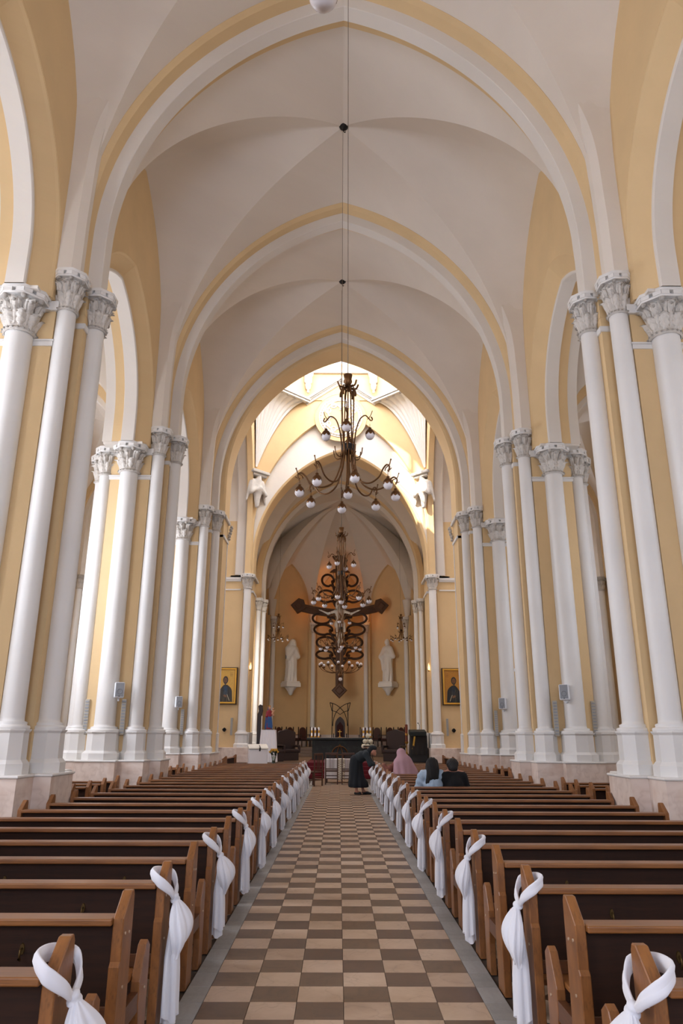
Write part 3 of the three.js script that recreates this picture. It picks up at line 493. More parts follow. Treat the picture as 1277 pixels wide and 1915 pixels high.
// ------------------------------------------------------------------ chancel and apse
function respond(x, z, list, label, pil) {
  const o = thing('respond', label, 'pillar', [x, 0, z], x > 0 ? PI : 0, 'white half columns of the chancel');
  for (const [px, pz, r] of list) addShaft(o, px, pz, r, NECK);
  for (const [n, a, y, h, m] of pil) mesh(n, boxUV(prism(a, h, y, 0.01)), m, o);
  return o;
}
for (const [s, side] of [[-1, 'left'], [1, 'right']]) {
  const f = (pts) => pts.map(([x, z]) => [x, s > 0 ? -z : z]);
  respond(s * 4.6, -32.3, [[0.43, s > 0 ? -0.42 : 0.42, 0.18]], `white column with carved capital at the ${side} of the chancel arch`, [
    ['pilaster', f([[-0.4, 0.1], [0.62, 0.1], [0.62, -1.1], [-0.4, -1.1]]), 0.0, 8.62, M.yellow], ['plinth', f([[-0.3, 0.78], [0.78, 0.78], [0.78, -1.1], [-0.3, -1.1]]), 0.56, PL - 0.56, M.marble[0]],
    ['pilaster_base', f([[0.3, 0.18], [0.72, 0.18], [0.72, -1.15], [0.3, -1.15]]), PL, 0.62, M.paint], ['impost', f([[-0.4, 0.2], [0.74, 0.2], [0.74, -1.2], [-0.4, -1.2]]), 8.5, 0.12, M.stucco], ['impost', f([[0.2, 0.15], [0.67, 0.15], [0.67, -1.12], [0.2, -1.12]]), NECK - 0.1, 0.1, M.paint]]);
  respond(s * 4.6, -38.25, [[0.3, s > 0 ? -0.5 : 0.5, 0.13], [0.52, 0, 0.13]], `pair of slim white columns at the ${side} of the inner chancel arch`, [
    ['pilaster', f([[-0.3, 0.4], [0.42, 0.4], [0.42, -0.6], [-0.3, -0.6]]), 0.5, 8.1, M.yellow], ['plinth', f([[-0.2, 0.8], [0.8, 0.8], [0.8, -0.6], [-0.2, -0.6]]), 0.5, PL - 0.5, M.marble[1]]]);
  const g = struct('wall_chancel_' + side);
  mesh('wall_panel', boxUV(holedWall(-38.5, -33.1, 0, 16, [[-34.9, 2.6, 2.0, 4.2]], 0.5).rotateY(-PI / 2).translate(s > 0 ? 5.0 : -4.5, 0, 0)), M.yellow, g);
  windowUnit([s * 4.62, 2.6, -34.9], s > 0 ? -PI / 2 : PI / 2, 2.0, 4.2, WINDOW_LIGHT.chancel.color, s > 0 ? 0.2 : 1.3);
  if (s < 0) areaLight(-4.42, 4.6, -34.9, 1.8, 3.6, 1.8, 4.4, -44, WINDOW_LIGHT.chancel);
  mesh('wall_panel', boxUV(box(s * 4.75, 8, -39.6, 0.5, 16, 2.4)), M.yellow, g);
}
const AP = -42.25, LOBE = { a: 1.62, c: 1.7, s: 9.4, y0: 8.6 };
{
  const apse = struct('apse'), half = 4.4 * Math.tan(PI / 8), top = 15.35, l0 = top - arcY(LOBE, 0);
  for (let k = -2; k <= 2; k++) {
    const t = -k * PI / 4, put = (geo) => geo.rotateY(t).translate(0, 0, AP);
    mesh('wall_panel', boxUV(put(box(0, 7, -4.65, 2 * half + 0.3, 14.2, 0.2))), M.yellow, apse);
    mesh('lobe_reveal', put(archSweep(LOBE, [[-4.38, 0.12], [-4.38, 0], [-4.56, 0]], (u, v, d) => [u, v, d], 20)), M.yellow, apse);
    mesh('spandrel', boxUV(put(slab(wallShape(-half, half, 8.6, 14.2, LOBE, 0.1), 0.16).translate(0, 0, -4.55))), M.white, apse);
    mesh('vault_web', put(grid(28, 24, (u, v) => { const d = 4.4 * (1 - v), e = (u * 2 - 1) * d * Math.tan(PI / 8); return [e, arcY(LOBE, Math.min(1.62, Math.abs(e))) + l0 * (1 - (d / 4.4) ** 1.6), -d]; })), M.vault, apse);
    mesh('wainscot', boxUV(put(box(0, 1.2, -4.52, 2 * half, 1.0, 0.06))), M.marble[1], apse);
  }
  mesh('vault_bay', vaultBay(0, 4.42, AP + 1.0, 3.2, NL, { a: 2.2, c: 1.43, s: 10.4 }, 4.5), M.vault, apse);
  const pts = [[-4.35, 1.8], [-1.8, 4.35], [1.8, 4.35], [4.35, 1.8]];
  pts.forEach(([x, z], i) => {
    const l = Math.hypot(x, z), q = (l - 0.34) / l, o = thing('colonnette', ['slim white column at the far left of the apse', 'slim white column left of the crucifix', 'slim white column right of the crucifix', 'slim white column at the far right of the apse'][i], 'pillar', [x * q, 0, AP - z * q], 0, 'white apse columns');
    addShaft(o, 0, 0, 0.14, NECK);
    mesh('plinth', boxUV(octP(0.24, 0.24, 0.56, PL - 0.56)), M.marble[0], o);
    const px = x / l * 0.3, pz = -z / l * 0.3; mesh('pilaster', boxUV(box(0, 4.6, 0, 0.5, 8.2, 0.34).rotateY(Math.atan2(x, -z)).translate(px, 0, pz)), M.yellow, o);
    const sp = new THREE.CylinderGeometry(0.3, 0.15, 1.1, 8).translate(px * 0.5, NECK + 1.2, pz * 0.5); mesh('springer', sp, M.white, o);
  });
}

// ------------------------------------------------------------------ pews
function makePew(len, label) {
  const o = thing('pew', label, 'pew'), h = len / 2;
  const end = (x) => boxUV(slab(poly([[-0.10, 0], [0.09, 0], [0.09, 0.6], [0.072, 0.62], [0.072, 0.8], [-0.05, 0.9], [-0.085, 0.9], [-0.1, 0.875]].map(([z, y]) => [-z, y])), 0.05, 0.004).rotateY(PI / 2).translate(x, 0, 0));
  const leg = (x) => boxUV(slab(poly([[-0.52, 0], [-0.37, 0], [-0.37, 0.2], [-0.34, 0.32], [-0.34, 0.42], [-0.43, 0.57], [-0.47, 0.585], [-0.52, 0.55]].map(([z, y]) => [-z, y])), 0.045, 0.004).rotateY(PI / 2).translate(x, 0, 0));
  for (const [x, lx] of [[-h, -h + 0.002], [h - 0.05, h - 0.047]]) { mesh('end_board', end(x), M.oakUp, o); mesh('leg_board', leg(lx), M.oakUp, o); mesh('stretcher', boxUV(box(lx + 0.022, 0.33, -0.23, 0.04, 0.09, 0.26)), M.oakDark, o); }
  mesh('top_rail', boxUV(rbox(0, 0.788, 0.035, len - 0.1, 0.032, 0.13, 0.008, 2)), M.oakLong, o);
  mesh('back_panel', boxUV(box(0, 0.6, 0.01, len - 0.1, 0.36, 0.025)), M.oakBack, o);
  mesh('lower_rail', boxUV(rbox(0, 0.39, 0.015, len - 0.1, 0.07, 0.035, 0.005)), M.oakDark, o);
  mesh('seat', boxUV(rbox(0, 0.435, -0.235, len - 0.1, 0.028, 0.47, 0.008)), M.oakLong, o);
  mesh('apron', boxUV(box(0, 0.38, -0.44, len - 0.1, 0.085, 0.025)), M.oakDark, o);
  const k = mesh('kneeler', boxUV(rbox(0, 0.17, 0.3, len - 0.3, 0.035, 0.17, 0.01)), M.oakLong, o);
  for (const x of [-h + 0.4, h - 0.4]) mesh('bracket', boxUV(box(x, 0.1, 0.2, 0.04, 0.12, 0.3)), M.oakDark, k);
  for (const x of [-len * 0.32, 0.02, len * 0.32]) { const t = mesh('hook', tube([[x, 0.665, 0.024], [x, 0.66, 0.045], [x, 0.635, 0.05], [x, 0.615, 0.035], [x, 0.625, 0.058]], 0.005, 14, 5), M.oldBrass, o); mesh('hook_plate', new THREE.CylinderGeometry(0.014, 0.016, 0.006, 10).rotateX(PI / 2).scale(0.8, 1.7, 1).translate(x, 0.66, 0.025), M.oldBrass, t); }
  for (const x of [-h - 0.002, h + 0.002]) for (const [z, y] of [[-0.04, 0.72], [0.03, 0.73], [0.01, 0.5], [-0.44, 0.37]]) mesh('peg', new THREE.CylinderGeometry(0.007, 0.007, 0.006, 8).rotateZ(PI / 2).translate(x, y, z), M.beige[0], o);
  return o;
}
const pewZ = (s, k) => (s > 0 ? -2.955 : -3.06) - 0.855 * k, NP = 25;
const navePew = makePew(2.7, '');
for (const [s, side] of [[-1, 'left'], [1, 'right']]) for (let k = 0; k < NP; k++) {
  const lab = `wooden pew ${side} of the aisle, ${ORD[k]} row from the camera${k % 2 ? '' : ', bow on its end'}`;
  const o = s < 0 && k === 0 ? navePew : copy(navePew, lab, [0, 0, 0]);
  o.position.set(s * 2.41, 0, pewZ(s, k)); o.userData.label = lab; o.userData.group = 'pews of the nave';
}
const PLACE = ['nearest', 'second', 'third', 'fourth'];
for (const [s, side] of [[-1, 'left'], [1, 'right']]) for (const [b, name, zs] of [[0, 'between the two nearest piers', [-12.1, -12.9, -13.7, -14.5]], [1, 'between the second and third piers', [-18.2, -19.0, -19.8, -20.6]]]) zs.forEach((z, i) => copy(navePew, `pew in the ${side} side aisle ${name}, ${PLACE[i]} of four`, [s * 5.57, 0, z], 0, 'pews of the side aisles'));
for (const [s, side] of [[-1, 'left'], [1, 'right']]) [4.3, 5.25].forEach((x, i) => copy(navePew, `dark wooden bench seen end on in the ${side} transept, ${i ? 'outer' : 'inner'} one`, [s * x, 0, -29.6], s * PI / 2, 'benches in the transepts'));

// ------------------------------------------------------------------ tulle bows on the pew ends
function ribbon(pts, w, th, n = 60, tw = 0) { // closed flat band through the points
  const c = new THREE.CatmullRomCurve3(pts.map((p) => V3(...p)), true), up = V3(0, 1, 0);
  return grid(n, 12, (u, v) => {
    const uu = u % 1, p = c.getPointAt(uu), t = c.getTangentAt(uu), side = t.clone().cross(up).normalize(), up2 = side.clone().cross(t).normalize(), a = v * 2 * PI, ww = w(u), k = Math.sin(a) * ww, f = 1 + 0.35 * Math.sin(v * 2 * PI * 3 + u * 9 + tw);
    return [p.x + up2.x * k + side.x * Math.cos(a) * th * f, p.y + up2.y * k + side.y * Math.cos(a) * th * f, p.z + up2.z * k + side.z * Math.cos(a) * th * f];
  });
}
function makeBow(i, e) { // e: direction of the aisle along x; origin on the aisle face of the pew end, at the floor
  seed_ = 40 + i * 17; const o = new THREE.Group(), ph = rr(0, 6), dz = rr(-0.03, 0.05), len = rr(0.58, 0.66), pw = rr(0.85, 1.2), kn = 0.72 + rr(-0.015, 0.02);
  const X = (a) => e * a;
  mesh('band', ribbon([[X(0.04), kn, 0], [X(0.035), kn + 0.045, 0.08], [X(-0.02), kn + 0.1, 0.125], [X(-0.075), kn + 0.13, 0.08], [X(-0.09), kn + 0.13, 0.0], [X(-0.07), kn + 0.12, -0.09], [X(-0.01), kn + 0.1, -0.135], [X(0.035), kn + 0.05, -0.085]], (u) => 0.012 + 0.02 * Math.sin(Math.min(1, Math.max(0, u)) * PI) ** 0.6, 0.011, 72, ph), M.tulle, o);
  mesh('knot', nets((x, y, z) => ellip([x, y, z], [X(0.05), kn - 0.01, 0.0], [0.026, 0.03, 0.03]) + 0.004 * Math.sin(y * 160 + z * 90), [X(0.05) - 0.05, kn - 0.06, -0.05], [X(0.05) + 0.05, kn + 0.05, 0.05], 0.006), M.tulle, o);
  mesh('bow_loop', grid(64, 26, (u, v) => {
    const a = u * 2 * PI, r = (0.012 + 0.088 * Math.sin(Math.min(1, v * 1.05) * PI * 0.9) ** 0.75) * pw, f = 1 + (0.1 + 0.07 * v) * Math.sin(a * 5 + ph + v * 1.5) + 0.06 * Math.sin(a * 11 + ph * 2 + v * 5) + 0.1 * Math.sin(a * 2 + v * 4 + ph);
    return [X(0.06 + 0.045 * Math.sin(v * 2.4) + r * f * Math.cos(a) * 0.55), kn - 0.01 - v * 0.27 + 0.025 * Math.sin(a * 2 + ph) * v, dz * v * 2 + r * f * Math.sin(a)];
  }), M.tulle, o);
  for (const [q, l2, w] of [[-1, len, 0.068], [1, len - rr(0.02, 0.08), 0.066]]) mesh('tail', grid(40, 30, (u, v) => {
    const a = (u * 2 - 1) * 2.5, f = 1 + (0.1 + 0.14 * v) * Math.sin(a * 5 + ph + q * 2 + v * 0.7) + 0.06 * Math.sin(a * 11 + ph * q), s = 0.14 + 0.86 * v ** 0.6 * (1 - 0.12 * Math.sin(v * 6 + ph));
    return [X(Math.max(0.012, 0.05 + 0.012 * q * v + 0.052 * s * f * Math.cos(a))), kn - 0.02 - v * l2 + 0.014 * Math.sin(a * 3 + ph) * v, q * 0.03 * v ** 0.6 + w * s * f * Math.sin(a) + dz * 0.3 * v];
  }), M.tulle, o);
  return o;
}
{
  const vars = {}; for (const e of [-1, 1]) vars[e] = [0, 1, 2, 3].map((i) => makeBow(i + (e > 0 ? 4 : 0), e));
  for (const [s, side] of [[-1, 'left'], [1, 'right']]) for (let k = 0; k < NP; k += 2) {
    const b = vars[-s][(k / 2 * 3 + (s > 0 ? 1 : 0)) % 4].clone(); b.name = numbered('tulle_bow'); scene.add(b);
    const n = k / 2; b.position.set(s * 1.06, 0, pewZ(s, k));
    tag(b, n === 11 && s > 0 ? 'white tulle bow being tied by the bending woman in black' : n === 12 ? `white tulle bow on the ${side} pew end next to the altar steps` : `white tulle bow tied to the ${side} row of pew ends, ${ORD[n]} bow from the camera`, 'bow', 'white bows along the aisle');
  }
}

// ------------------------------------------------------------------ chandeliers
function makeChandelier(cable, label) {
  const o = thing('chandelier', label, 'chandelier');
  const P = (r, y, a) => [r * Math.cos(a), y, r * Math.sin(a)];
  mesh('cable', merge([bar([0, 1.42, 0], [0, cable, 0], 0.0045, 5)]), M.cable, o);
  mesh('crown', merge([lathe([[0, 1.29], [0.03, 1.3], [0.05, 1.345], [0.042, 1.38], [0.052, 1.43], [0.035, 1.41], [0, 1.39]], 12), lathe([[0, 1.22], [0.018, 1.23], [0.03, 1.26], [0.02, 1.3], [0, 1.31]], 10)]), M.bronze, o);
  for (let i = 0; i < 6; i++) { const a = i / 6 * 2 * PI + 0.3; mesh('hook_leaf', merge([tube([P(0.02, 1.27, a), P(0.06, 1.27, a), P(0.1, 1.275, a), P(0.125, 1.33, a)], 0.011, 12, 6), tube([P(0.02, 1.26, a + 0.5), P(0.06, 1.25, a + 0.5), P(0.085, 1.2, a + 0.5), P(0.085, 1.16, a + 0.5)], 0.0125, 12, 6)]), M.bronze, o); }
  for (let i = 0; i < 8; i++) { const a = i / 8 * 2 * PI + 0.12; mesh('rod', i % 2 ? tube([P(0.015, 1.27, a), P(0.07, 1.285, a), P(0.088, 1.22, a), P(0.088, 0.9, a), P(0.068, 0.56, a), P(0.066, 0.46, a)], 0.0072, 28, 6) : bar(P(0.03, 1.25, a), P(0.045, 0.46, a), 0.0072), M.bronze, o); }
  mesh('collar', lathe([[0.05, 0.475], [0.07, 0.478], [0.074, 0.5], [0.07, 0.515], [0.07, 0.54], [0.074, 0.55], [0.07, 0.565], [0.05, 0.567]], 20), M.blackMetal, o);
  const capG = merge([lathe([[0.006, 0.085], [0.012, 0.08], [0.02, 0.074], [0.012, 0.066], [0.03, 0.05], [0.046, 0.03], [0.052, 0.008]], 18), ...Array.from({ length: 7 }, (_, i) => grid(4, 3, (u, v) => { const a = (i + 0.5) / 7 * 2 * PI + (u * 2 - 1) * 0.45 * (1 - v ** 1.6), r = 0.0525 + 0.0005 * v; return [r * Math.cos(a), 0.009 - 0.026 * v, r * Math.sin(a)]; })), bar([0, 0.08, 0], [0, 0.125, 0], 0.003, 5)]);
  const bulbG = ball(0, -0.012, 0, 0.051, 18, 1.06);
  const lamp = (r, y, a) => { const c = mesh('lamp_cap', capG, M.bronze, o); c.position.set(...P(r, y, a)); c.rotation.y = a; mesh('bulb', bulbG, M.opal, c); };
  for (let i = 0; i < 8; i++) { // lower arms sweep out and up, each ends in a curl
    const a = i / 8 * 2 * PI;
    mesh('arm', merge([tube([P(0.066, 0.5, a), P(0.07, 0.4, a), P(0.1, 0.25, a), P(0.17, 0.11, a), P(0.25, 0.065, a), P(0.32, 0.06, a), P(0.41, 0.1, a), P(0.475, 0.19, a), P(0.515, 0.215, a), P(0.548, 0.185, a), P(0.53, 0.13, a)], 0.0095, 44, 6), tube([P(0.49, 0.15, a), P(0.5, 0.18, a), P(0.545, 0.205, a), P(0.565, 0.255, a)], 0.006, 14, 5), tube([P(0.52, 0.15, a), P(0.55, 0.15, a), P(0.575, 0.165, a)], 0.005, 8, 5), ball(...P(0.567, 0.26, a), 0.01, 6)]), M.bronze, o);
    lamp(0.525, 0, a);
    mesh('tendril', tube([P(0.068, 0.5, a + 0.39), P(0.075, 0.43, a + 0.39), P(0.11, 0.41, a + 0.39), P(0.15, 0.44, a + 0.39), P(0.165, 0.52, a + 0.39)], 0.0065, 16, 5), M.bronze, o);
  }
  for (let i = 0; i < 4; i++) { // upper arms arch over
    const a = i / 4 * 2 * PI + 0.2;
    mesh('arm', merge([tube([P(0.066, 0.5, a), P(0.075, 0.62, a), P(0.1, 0.78, a), P(0.145, 0.89, a), P(0.195, 0.92, a), P(0.235, 0.88, a), P(0.26, 0.85, a), P(0.275, 0.87, a), P(0.26, 0.9, a)], 0.0085, 36, 6), tube([P(0.22, 0.87, a), P(0.25, 0.91, a), P(0.275, 0.975, a)], 0.005, 8, 5)]), M.bronze, o);
    lamp(0.245, 0.69, a);
  }
  mesh('stem', bar([0, 0.5, 0], [0, 0.1, 0], 0.012), M.bronze, o); lamp(0, 0, 0);
  return o;
}
{
  const c1 = makeChandelier(11.1, 'large bronze chandelier with white globe bulbs hanging nearest over the aisle'); c1.position.set(0.05, 4.145, -7.35); c1.rotation.y = -1.45; c1.userData.group = 'chandeliers';
  copy(c1, 'bronze chandelier mostly above the picture, one globe showing at the top edge', [0.02, 4.13, -1.35], -1.33, 'chandeliers');
  copy(c1, 'bronze chandelier in front of the crucified figure, second along the aisle', [0.0, 4.06, -13.35], -1.7, 'chandeliers');
  copy(c1, 'bronze chandelier below the crucified figure, third along the aisle', [0.0, 3.87, -19.35], -1.5, 'chandeliers');
  copy(c1, 'bronze chandelier above the left white statue in the chancel', [-3.42, 6.72, -40], 0.4, 'chandeliers').scale.set(1.1, 1, 1.1);
  copy(c1, 'bronze chandelier above the right white statue in the chancel', [3.42, 6.72, -40], 0.9, 'chandeliers').scale.set(1.1, 1, 1.1);
  for (const z of [-7.35, -13.35, -19.35]) { const r = thing('ceiling_rose', ['dark metal hook plate on the vault above the nearest chandelier', 'dark metal hook plate at the crown of the second vault bay', 'dark metal hook plate at the crown of the third vault bay'][Math.round((-z - 7.35) / 6)], 'ceiling hook', [0.02, 15.2, z]); mesh('plate', lathe([[0, -0.0], [0.03, 0.0], [0.09, 0.05], [0.11, 0.09]], 14), M.blackMetal, r); mesh('hook', tube([[0, 0.0, 0], [0, -0.05, 0], [0.03, -0.08, 0], [0.04, -0.05, 0]], 0.01, 12, 6), M.blackMetal, r); }
  const o = thing('chandelier', 'wide low ring chandelier with upturned lights under the crossing', 'chandelier', [0.02, 3.95, CR], 0, 'chandeliers');
  const P = (r, y, a) => [r * Math.cos(a), y, r * Math.sin(a)];
  mesh('stem', merge([bar([0, -0.1, 0], [0, 2.2, 0], 0.02), lathe([[0, -0.22], [0.06, -0.2], [0.09, -0.12], [0.05, -0.02], [0.03, 0.1]], 12)]), M.bronze, o); mesh('cable', bar([0, 2.2, 0], [0, 22.4, 0], 0.012, 5), M.cable, o);
  mesh('pendant_bulb', ball(0, -0.28, 0, 0.07, 14), M.opal, o);
  for (let i = 0; i < 12; i++) { const a = i / 12 * 2 * PI + 0.1; mesh('arm', tube([P(0.04, 0.1, a), P(0.2, -0.02, a), P(0.45, -0.03, a), P(0.68, 0.06, a), P(0.78, 0.16, a)], 0.012, 20, 6), M.bronze, o); const c = mesh('lamp_cap', lathe([[0, 0.0], [0.03, 0.0], [0.05, 0.03], [0.06, 0.07], [0.02, 0.05]], 12), M.bronze, o); c.position.set(...P(0.78, 0.16, a)); mesh('bulb', ball(0, 0.11, 0, 0.055, 12), M.opal, c); }
}

// ------------------------------------------------------------------ crucifix and statues
function figureRipple(n, amp, y0, y1) { return (p, d) => { const t = Math.min(1, Math.max(0, (y1 - p[1]) / (y1 - y0))); return d + amp * t * Math.sin(Math.atan2(p[0], p[2]) * n + Math.sin(p[1] * 3.1) * 1.1) + amp * 0.4 * t * Math.sin(Math.atan2(p[0], p[2]) * n * 2.3 + p[1] * 4); }; }
function faceBalls(c, r, dir) { // skull, jaw, nose, brow, ears round the centre c, looking along dir (unit, horizontal part)
  const [x, y, z] = c, [dx, dy, dz] = dir, sx = -dz, sz = dx, at = (f, u, s) => [x + dx * f + sx * s, y + u + dy * f, z + dz * f + sz * s];
  const q = r * 0.16;
  return [[c, [r, r * 1.2, r]], [at(r * 0.35, -r * 0.55, 0), [r * 0.62, r * 0.6, r * 0.62]], [at(r * 1.02, -r * 0.22, 0), [r * 0.22, r * 0.2, r * 0.2], q], [at(r * 0.95, r * 0.05, 0), [r * 0.16, r * 0.3, r * 0.14], q], [at(r * 0.8, r * 0.28, r * 0.35), [r * 0.25, r * 0.12, r * 0.25], q], [at(r * 0.8, r * 0.28, -r * 0.35), [r * 0.25, r * 0.12, r * 0.25], q], [at(r * 0.86, -r * 0.55, 0), [r * 0.2, r * 0.09, r * 0.24], q], [at(r * 0.8, -r * 0.92, 0), [r * 0.25, r * 0.22, r * 0.25], q * 2], [at(-r * 0.05, -r * 0.1, r), [r * 0.16, r * 0.28, r * 0.16], q], [at(-r * 0.05, -r * 0.1, -r), [r * 0.16, r * 0.28, r * 0.16], q]];
}
function fingers(h, dir, side, len = 0.085, curl = 0.4, r = 0.0085) { // five finger chains from the palm h
  const d = V3(...dir).normalize(), s = V3(...side).normalize(), n = d.clone().cross(s).normalize(), H = V3(...h), out = [[h, H.clone().addScaledVector(d, 0.06).toArray(), 0.026, 0.03]];
  for (let i = 0; i < 4; i++) { const o = (i - 1.5) * 0.021, L = len * [0.86, 1, 0.94, 0.74][i], a = H.clone().addScaledVector(d, 0.07).addScaledVector(s, o), b = a.clone().addScaledVector(d, L * 0.5).addScaledVector(n, L * curl * 0.25), c = b.clone().addScaledVector(d, L * 0.42).addScaledVector(n, L * curl * 0.7); out.push([a.toArray(), b.toArray(), r * 1.1, r, r * 0.5], [b.toArray(), c.toArray(), r, r * 0.8, r * 0.5]); }
  const a = H.clone().addScaledVector(d, 0.015).addScaledVector(s, -0.03), b = a.clone().addScaledVector(d, 0.035).addScaledVector(s, -0.025).addScaledVector(n, 0.01), c = b.clone().addScaledVector(d, 0.035).addScaledVector(s, -0.004).addScaledVector(n, 0.014); out.push([a.toArray(), b.toArray(), r * 1.3, r * 1.15, r * 0.8], [b.toArray(), c.toArray(), r * 1.1, r * 0.85, r * 0.5]);
  return out;
}
{
  const Z = -45.2, o = thing('crucifix', 'huge brown cross with coiled bands and a white crucified figure in the apse', 'crucifix', [0, 0, Z]);
  const plank = (pts, w, d = 0.22) => { const s = new THREE.Shape(), L = [], R = []; pts.forEach(([x, y], i) => { const a = pts[Math.max(0, i - 1)], b = pts[Math.min(pts.length - 1, i + 1)], l = Math.hypot(b[0] - a[0], b[1] - a[1]), nx = -(b[1] - a[1]) / l, ny = (b[0] - a[0]) / l, ww = typeof w === 'function' ? w(i / (pts.length - 1)) : w; L.push([x + nx * ww, y + ny * ww]); R.unshift([x - nx * ww, y - ny * ww]); }); [...L, ...R].forEach(([x, y], i) => i ? s.lineTo(x, y) : s.moveTo(x, y)); s.closePath(); return slab(s, d, 0.02); };
  mesh('upright', boxUV(merge([plank([[0, 4.3], [0, 6], [0, 8], [0, 10], [0, 11.4], [0, 12.1]], (t) => 0.235 + 0.05 * t), plank([[-0.1, 4.5], [-0.1, 11.6]], 0.05, 0.27), plank([[0.1, 4.5], [0.1, 11.6]], 0.05, 0.27)])), M.crossWood, o);
  for (const s of [-1, 1]) {
    const pts = []; for (let i = 0; i <= 10; i++) { const t = i / 10; pts.push([s * (0.1 + 2.35 * t), 9.02 + 0.36 * t ** 1.6]); }
    mesh('arm', boxUV(merge([plank(s > 0 ? pts : pts.reverse(), 0.25), plank(pts.map(([x, y]) => [x, y + 0.08]), 0.05, 0.27), plank(pts.map(([x, y]) => [x, y - 0.09]), 0.05, 0.27)])), M.crossWood, o);
    const e = mesh('end_block', boxUV(merge([slab(poly([[-0.5, -0.1], [0.02, -0.48], [0.5, 0.02], [0.05, 0.5], [-0.3, 0.42]].map(([x, y]) => [x * s, y])), 0.34, 0.04), slab(poly([[-0.26, -0.04], [0.01, -0.26], [0.26, 0.02], [0.02, 0.27]].map(([x, y]) => [x * s, y])), 0.4, 0.03)])), M.crossWood, o); e.position.set(s * 2.6, 9.45, 0); e.rotation.z = s * 0.1;
  }
  mesh('end_block', boxUV(merge([slab(poly([[0, -0.48], [0.48, 0], [0, 0.48], [-0.48, 0]]), 0.34, 0.04), slab(poly([[0, -0.27], [0.27, 0], [0, 0.27], [-0.27, 0]]), 0.4, 0.03)])).translate(0, 4.28, 0), M.crossWood, o);
  mesh('end_block', boxUV(merge([slab(poly([[-0.22, -0.35], [0.22, -0.35], [0.5, 0.3], [0.12, 0.62], [-0.5, 0.55], [-0.25, 0.15]]), 0.34, 0.04), slab(poly([[-0.65, -0.5], [0.65, -0.5], [0.4, -0.3], [-0.4, -0.3]]), 0.28, 0.03)])).translate(0, 12.15, 0), M.crossWood, o);
  // coiled bands: out from the upright, round a loop and back
  for (const s of [-1, 1]) for (const [y0, cx, cy, rx, ry, up, y1] of [[10.55, 0.76, 11.15, 0.38, 0.4, 1, 10.1], [9.75, 0.86, 10.12, 0.52, 0.4, 1, 9.3], [8.95, 1.14, 8.7, 0.56, 0.31, -1, 8.4], [7.6, 1.02, 8.0, 0.56, 0.33, 1, 7.0], [6.8, 0.86, 7.2, 0.56, 0.36, 1, 6.3], [6.2, 0.94, 6.45, 0.5, 0.26, 1, 5.7]]) {
    const P = [[s * 0.12, y0, 0.02]]; for (let i = 0; i <= 12; i++) { const a = -up * 2.2 + up * 5.6 * i / 12; P.push([s * (cx + rx * Math.cos(a + (up > 0 ? 0 : PI * 0)) * 1), cy + ry * Math.sin(a), 0.04 + 0.16 * Math.sin(i * 0.5)]); } P.push([s * (cx - rx * 0.7), cy - up * ry * 0.2, 0.12], [s * 0.3, (y0 + y1) / 2, 0.14], [s * 0.05, y1, 0.05]);
    const g = new THREE.TubeGeometry(new THREE.CatmullRomCurve3(P.map((p) => V3(...p)), false, 'catmullrom', 0.5), 90, 0.072, 8, false); mesh('coiled_band', g, M.scroll, o);
  }
  // the figure: one continuous body
  const S = 1.45, j = (x, y, z) => [x * S, 8.27 + y * S, 0.42 + z * S], B = [];
  B.push([j(0, -0.02, 0), j(0, 0.2, 0.03), 0.17 * S, 0.145 * S], [j(0, 0.2, 0.03), j(0, 0.48, 0.02), 0.15 * S, 0.19 * S], [j(-0.16, 0.56, 0), j(0.16, 0.56, 0), 0.085 * S, 0.085 * S], [j(0, 0.56, 0), j(-0.02, 0.72, 0.06), 0.065 * S, 0.055 * S]);
  for (const s of [-1, 1]) B.push([j(s * 0.19, 0.57, 0), j(s * 0.5, 0.46, 0.03), 0.062 * S, 0.048 * S], [j(s * 0.5, 0.46, 0.03), j(s * 0.8, 0.6, 0), 0.046 * S, 0.03 * S], ...fingers(j(s * 0.8, 0.6, 0), [s, 0.25, 0.1], [0, 0.4, -0.9 * s], 0.1, 0.3, 0.016), [j(s * 0.08, -0.05, 0), j(s * 0.1 + 0.03, -0.48, 0.14), 0.1 * S, 0.066 * S], [j(s * 0.1 + 0.03, -0.48, 0.14), j(s * 0.04 + 0.02, -0.9, 0.02), 0.064 * S, 0.042 * S], [j(s * 0.04 + 0.02, -0.9, 0.02), j(s * 0.03 + 0.02, -1.02, 0.12), 0.042 * S, 0.03 * S]);
  const bd = mesh('figure', body(B, faceBalls(j(-0.07, 0.83, 0.12), 0.085 * S, [-0.25, -0.35, 0.9]), 0.07, 0.024), M.stone, o);
  mesh('hair', body([[j(-0.07, 0.9, 0.06), j(-0.05, 0.72, 0.0), 0.1 * S, 0.09 * S], [j(-0.14, 0.86, 0.1), j(-0.15, 0.68, 0.1), 0.045 * S, 0.03 * S]], [], 0.05, 0.024), M.stone, bd);
  mesh('loincloth', body([[j(-0.06, 0.0, 0.02), j(0.08, -0.02, 0.02), 0.185 * S, 0.185 * S], [j(0, -0.06, 0.02), j(0.03, -0.24, 0.09), 0.18 * S, 0.15 * S], [j(0.17, 0, 0.05), j(0.22, -0.3, 0.08), 0.05 * S, 0.04 * S]], [], 0.06, 0.026, figureRipple(9, 0.02, 7.9, 8.6)), M.stone, bd);
